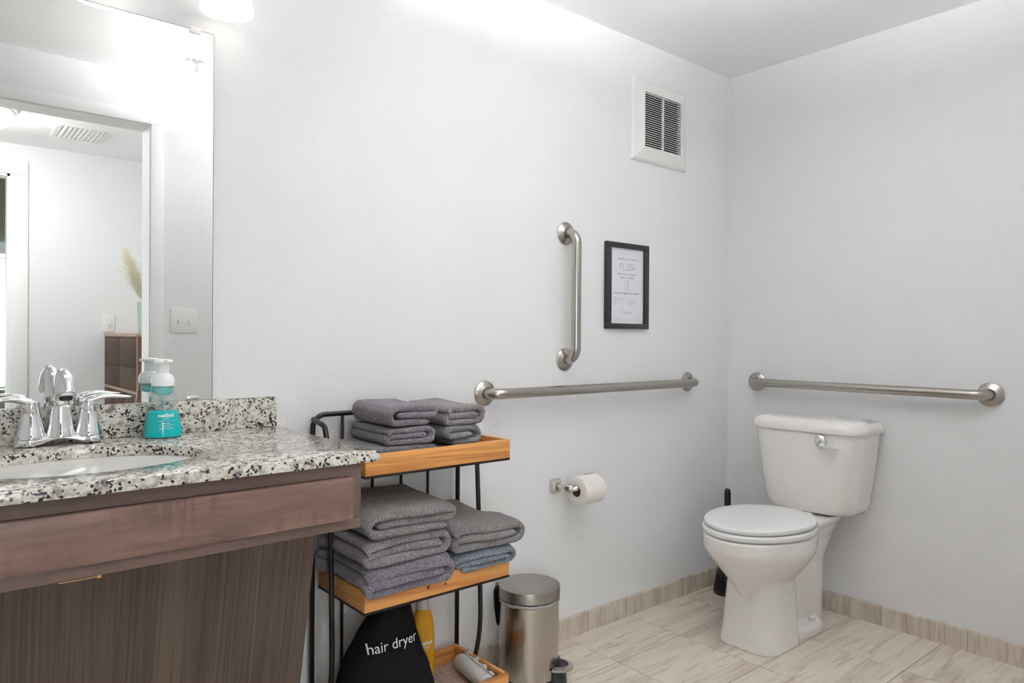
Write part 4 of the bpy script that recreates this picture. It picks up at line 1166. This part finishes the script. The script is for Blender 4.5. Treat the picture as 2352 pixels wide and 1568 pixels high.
# bowl
parts.append(loft([egg(0.425, 0.155, 0.10, 0.030, 0.165, 64, 1.5), egg(0.430, 0.180, 0.12, 0.075, 0.205, 64, 1.6), egg(0.445, 0.204, 0.155, 0.120, 0.255, 64, 1.75), egg(0.458, 0.226, 0.185, 0.154, 0.300, 64, 1.9), egg(0.466, 0.240, 0.202, 0.173, 0.332, 64, 2.0), egg(0.469, 0.248, 0.212, 0.1800, 0.350), egg(0.470, 0.250, 0.218, 0.1815, 0.360), egg(0.470, 0.251, 0.222, 0.182, 0.400), egg(0.470, 0.247, 0.219, 0.178, 0.4045)]))
# trapway body behind the pedestal and the deck under the tank
parts.append(loft([sell(0.255, 0, 0.165, 0.074, 0.0, 48, 3.0), sell(0.255, 0, 0.165, 0.072, 0.10, 48, 3.0), sell(0.25, 0, 0.18, 0.070, 0.25, 48, 3.0), sell(0.22, 0, 0.21, 0.078, 0.33, 48, 3.0), sell(0.19, 0, 0.185, 0.095, 0.375, 48, 3.4), sell(0.185, 0, 0.180, 0.115, 0.405, 48, 3.6), sell(0.183, 0, 0.176, 0.112, 0.418, 48, 3.6)]))
# bolt foot
parts.append(loft([sell(0.285, 0, 0.12, 0.112, 0.0, 48, 3.2), sell(0.285, 0, 0.119, 0.111, 0.028, 48, 3.2), sell(0.285, 0, 0.112, 0.103, 0.042, 48, 3.0), sell(0.29, 0, 0.10, 0.085, 0.052, 48, 2.6)]))
v, f = join(parts)
bw = mk('bowl', v, f, 'ceramic', to)
rm = bw.modifiers.new('blend', 'REMESH'); rm.mode = 'VOXEL'; rm.voxel_size = 0.0036; rm.use_smooth_shade = True
smo = bw.modifiers.new('soften', 'SMOOTH'); smo.factor = 0.6; smo.iterations = 3
for s in (-1, 1):
    v, f = lathe([(0.013, 0.0), (0.012, 0.012), (0.0095, 0.018), (0.0, 0.0195)], 24); mk('bolt_cap', v, f, 'ceramic', to, (0.262, 0.086*s, 0.045))
# seat and lid
def plate(z0, z1, cx, af, ab, b_, r, dome=0.0):
    rings = [egg(cx, af-r*0.6, ab-r*0.6, b_-r*0.6, z0), egg(cx, af, ab, b_, z0+r*0.7), egg(cx, af, ab, b_, z1-r)]
    for k in range(1, 5):
        a = PI/2*k/4; rings.append(egg(cx, af-r*(1-cos(a)), ab-r*(1-cos(a)), b_-r*(1-cos(a)), z1-r+r*sin(a)))
    for s in (0.8, 0.55, 0.3, 0.1): rings.append(egg(cx, (af-r)*s, (ab-r)*s, (b_-r)*s, z1+dome*(1-s*s)))
    return loft(rings)
v, f = plate(0.4085, 0.4285, 0.468, 0.252, 0.205, 0.186, 0.006); mk('seat', v, f, 'seat_plastic', to, angle=60)
v, f = plate(0.4325, 0.4500, 0.466, 0.246, 0.203, 0.181, 0.007, 0.003); mk('lid', v, f, 'seat_plastic', to, angle=60)
for s in (-1, 1):
    box('hinge', (0.235, 0.275, 0.055*s-0.02, 0.055*s+0.02, 0.405, 0.440), 'seat_plastic', to, 0.005)
# tank
def rr(x0, x1, b_, z, rf=0.045, n=12, bow=0.0):
    # plan: flat back at x0, rounded front corners, slightly bowed front
    pts = [(x0, -b_)]
    for k in range(n+1):
        a = -PI/2+PI/2*k/n; pts.append((x1-rf+rf*cos(a), -b_+rf+rf*sin(a)))
    for k in range(1, 8): 
        y = -b_+rf+(2*b_-2*rf)*k/8; pts.append((x1, y))
    for k in range(n+1):
        a = PI/2*k/n; pts.append((x1-rf+rf*cos(a), b_-rf+rf*sin(a)))
    pts.append((x0, b_))
    return [(x+bow*(1-(y/b_)**2)*max(0, (x-x0)/(x1-x0)), y, z) for x, y in pts]
tk = []
for z, x0, x1, b_, rf in ((0.4225, 0.045, 0.150, 0.150, 0.065), (0.427, 0.030, 0.168, 0.170, 0.072), (0.440, 0.022, 0.176, 0.181, 0.075), (0.46, 0.018, 0.180, 0.186, 0.075), (0.56, 0.012, 0.187, 0.200, 0.072), (0.66, 0.008, 0.192, 0.211, 0.070), (0.737, 0.006, 0.195, 0.219, 0.068)):
    tk.append(rr(x0, x1-0.004, b_, z, rf, 12, 0.018))
v, f = loft(tk); mk('tank', v, f, 'ceramic', to, angle=45)
tl = []
for z, g, rf in ((0.7375, -0.001, 0.068), (0.7395, 0.006, 0.072), (0.748, 0.0085, 0.073), (0.764, 0.005, 0.072), (0.776, -0.004, 0.066), (0.783, -0.016, 0.058), (0.7865, -0.035, 0.04), (0.788, -0.06, 0.03)):
    tl.append(rr(0.006-min(0, g)*0.4, 0.193+g, 0.2245+g, z, rf, 12, 0.018))
v, f = loft(tl); mk('tank_lid', v, f, 'ceramic', to, angle=50)
# flush lever (local +y is the far side from the corner)
v, f = lathe([(0.0, 0.0), (0.0185, 0.0), (0.0185, 0.004), (0.015, 0.010), (0.008, 0.0135), (0.0, 0.0145)], 32)
v = [(p[2]*1.3+0.2045, p[0]*1.3+0.088, p[1]*1.5+0.709) for p in v]; lv = mk('flush_lever', v, f, 'chrome', to, angle=50)
v, f = tube([(0.212, 0.082, 0.702), (0.222, 0.100, 0.694), (0.225, 0.120, 0.6915), (0.226, 0.142, 0.6915), (0.2265, 0.164, 0.6925), (0.2265, 0.170, 0.693)], [0.013, 0.011, 0.008, 0.007, 0.0065, 0.002], 14, True, [0.008, 0.007, 0.006, 0.0055, 0.005, 0.002]); mk('lever_arm', v, f, 'chrome', lv)

# ------------------------------------------------------------------ toilet brush
tb = empty('toilet_brush', (-0.158, -0.105, 0), 'glossy black toilet brush in its holder, in the corner behind the toilet', 'toilet brush')
v, f = lathe([(0.0, 0.0), (0.056, 0.0), (0.058, 0.006), (0.055, 0.030), (0.050, 0.060), (0.044, 0.095), (0.036, 0.125), (0.030, 0.150), (0.027, 0.152), (0.024, 0.150), (0.0, 0.140)], 40); mk('holder', v, f, 'black_plastic', tb, angle=50)
v, f = lathe([(0.0, 0.14), (0.022, 0.148), (0.021, 0.160), (0.011, 0.175), (0.0095, 0.25), (0.0110, 0.34), (0.0135, 0.38), (0.0140, 0.43), (0.0115, 0.444), (0.005, 0.450), (0.0, 0.451)], 28); mk('handle', v, f, 'black_plastic', tb)
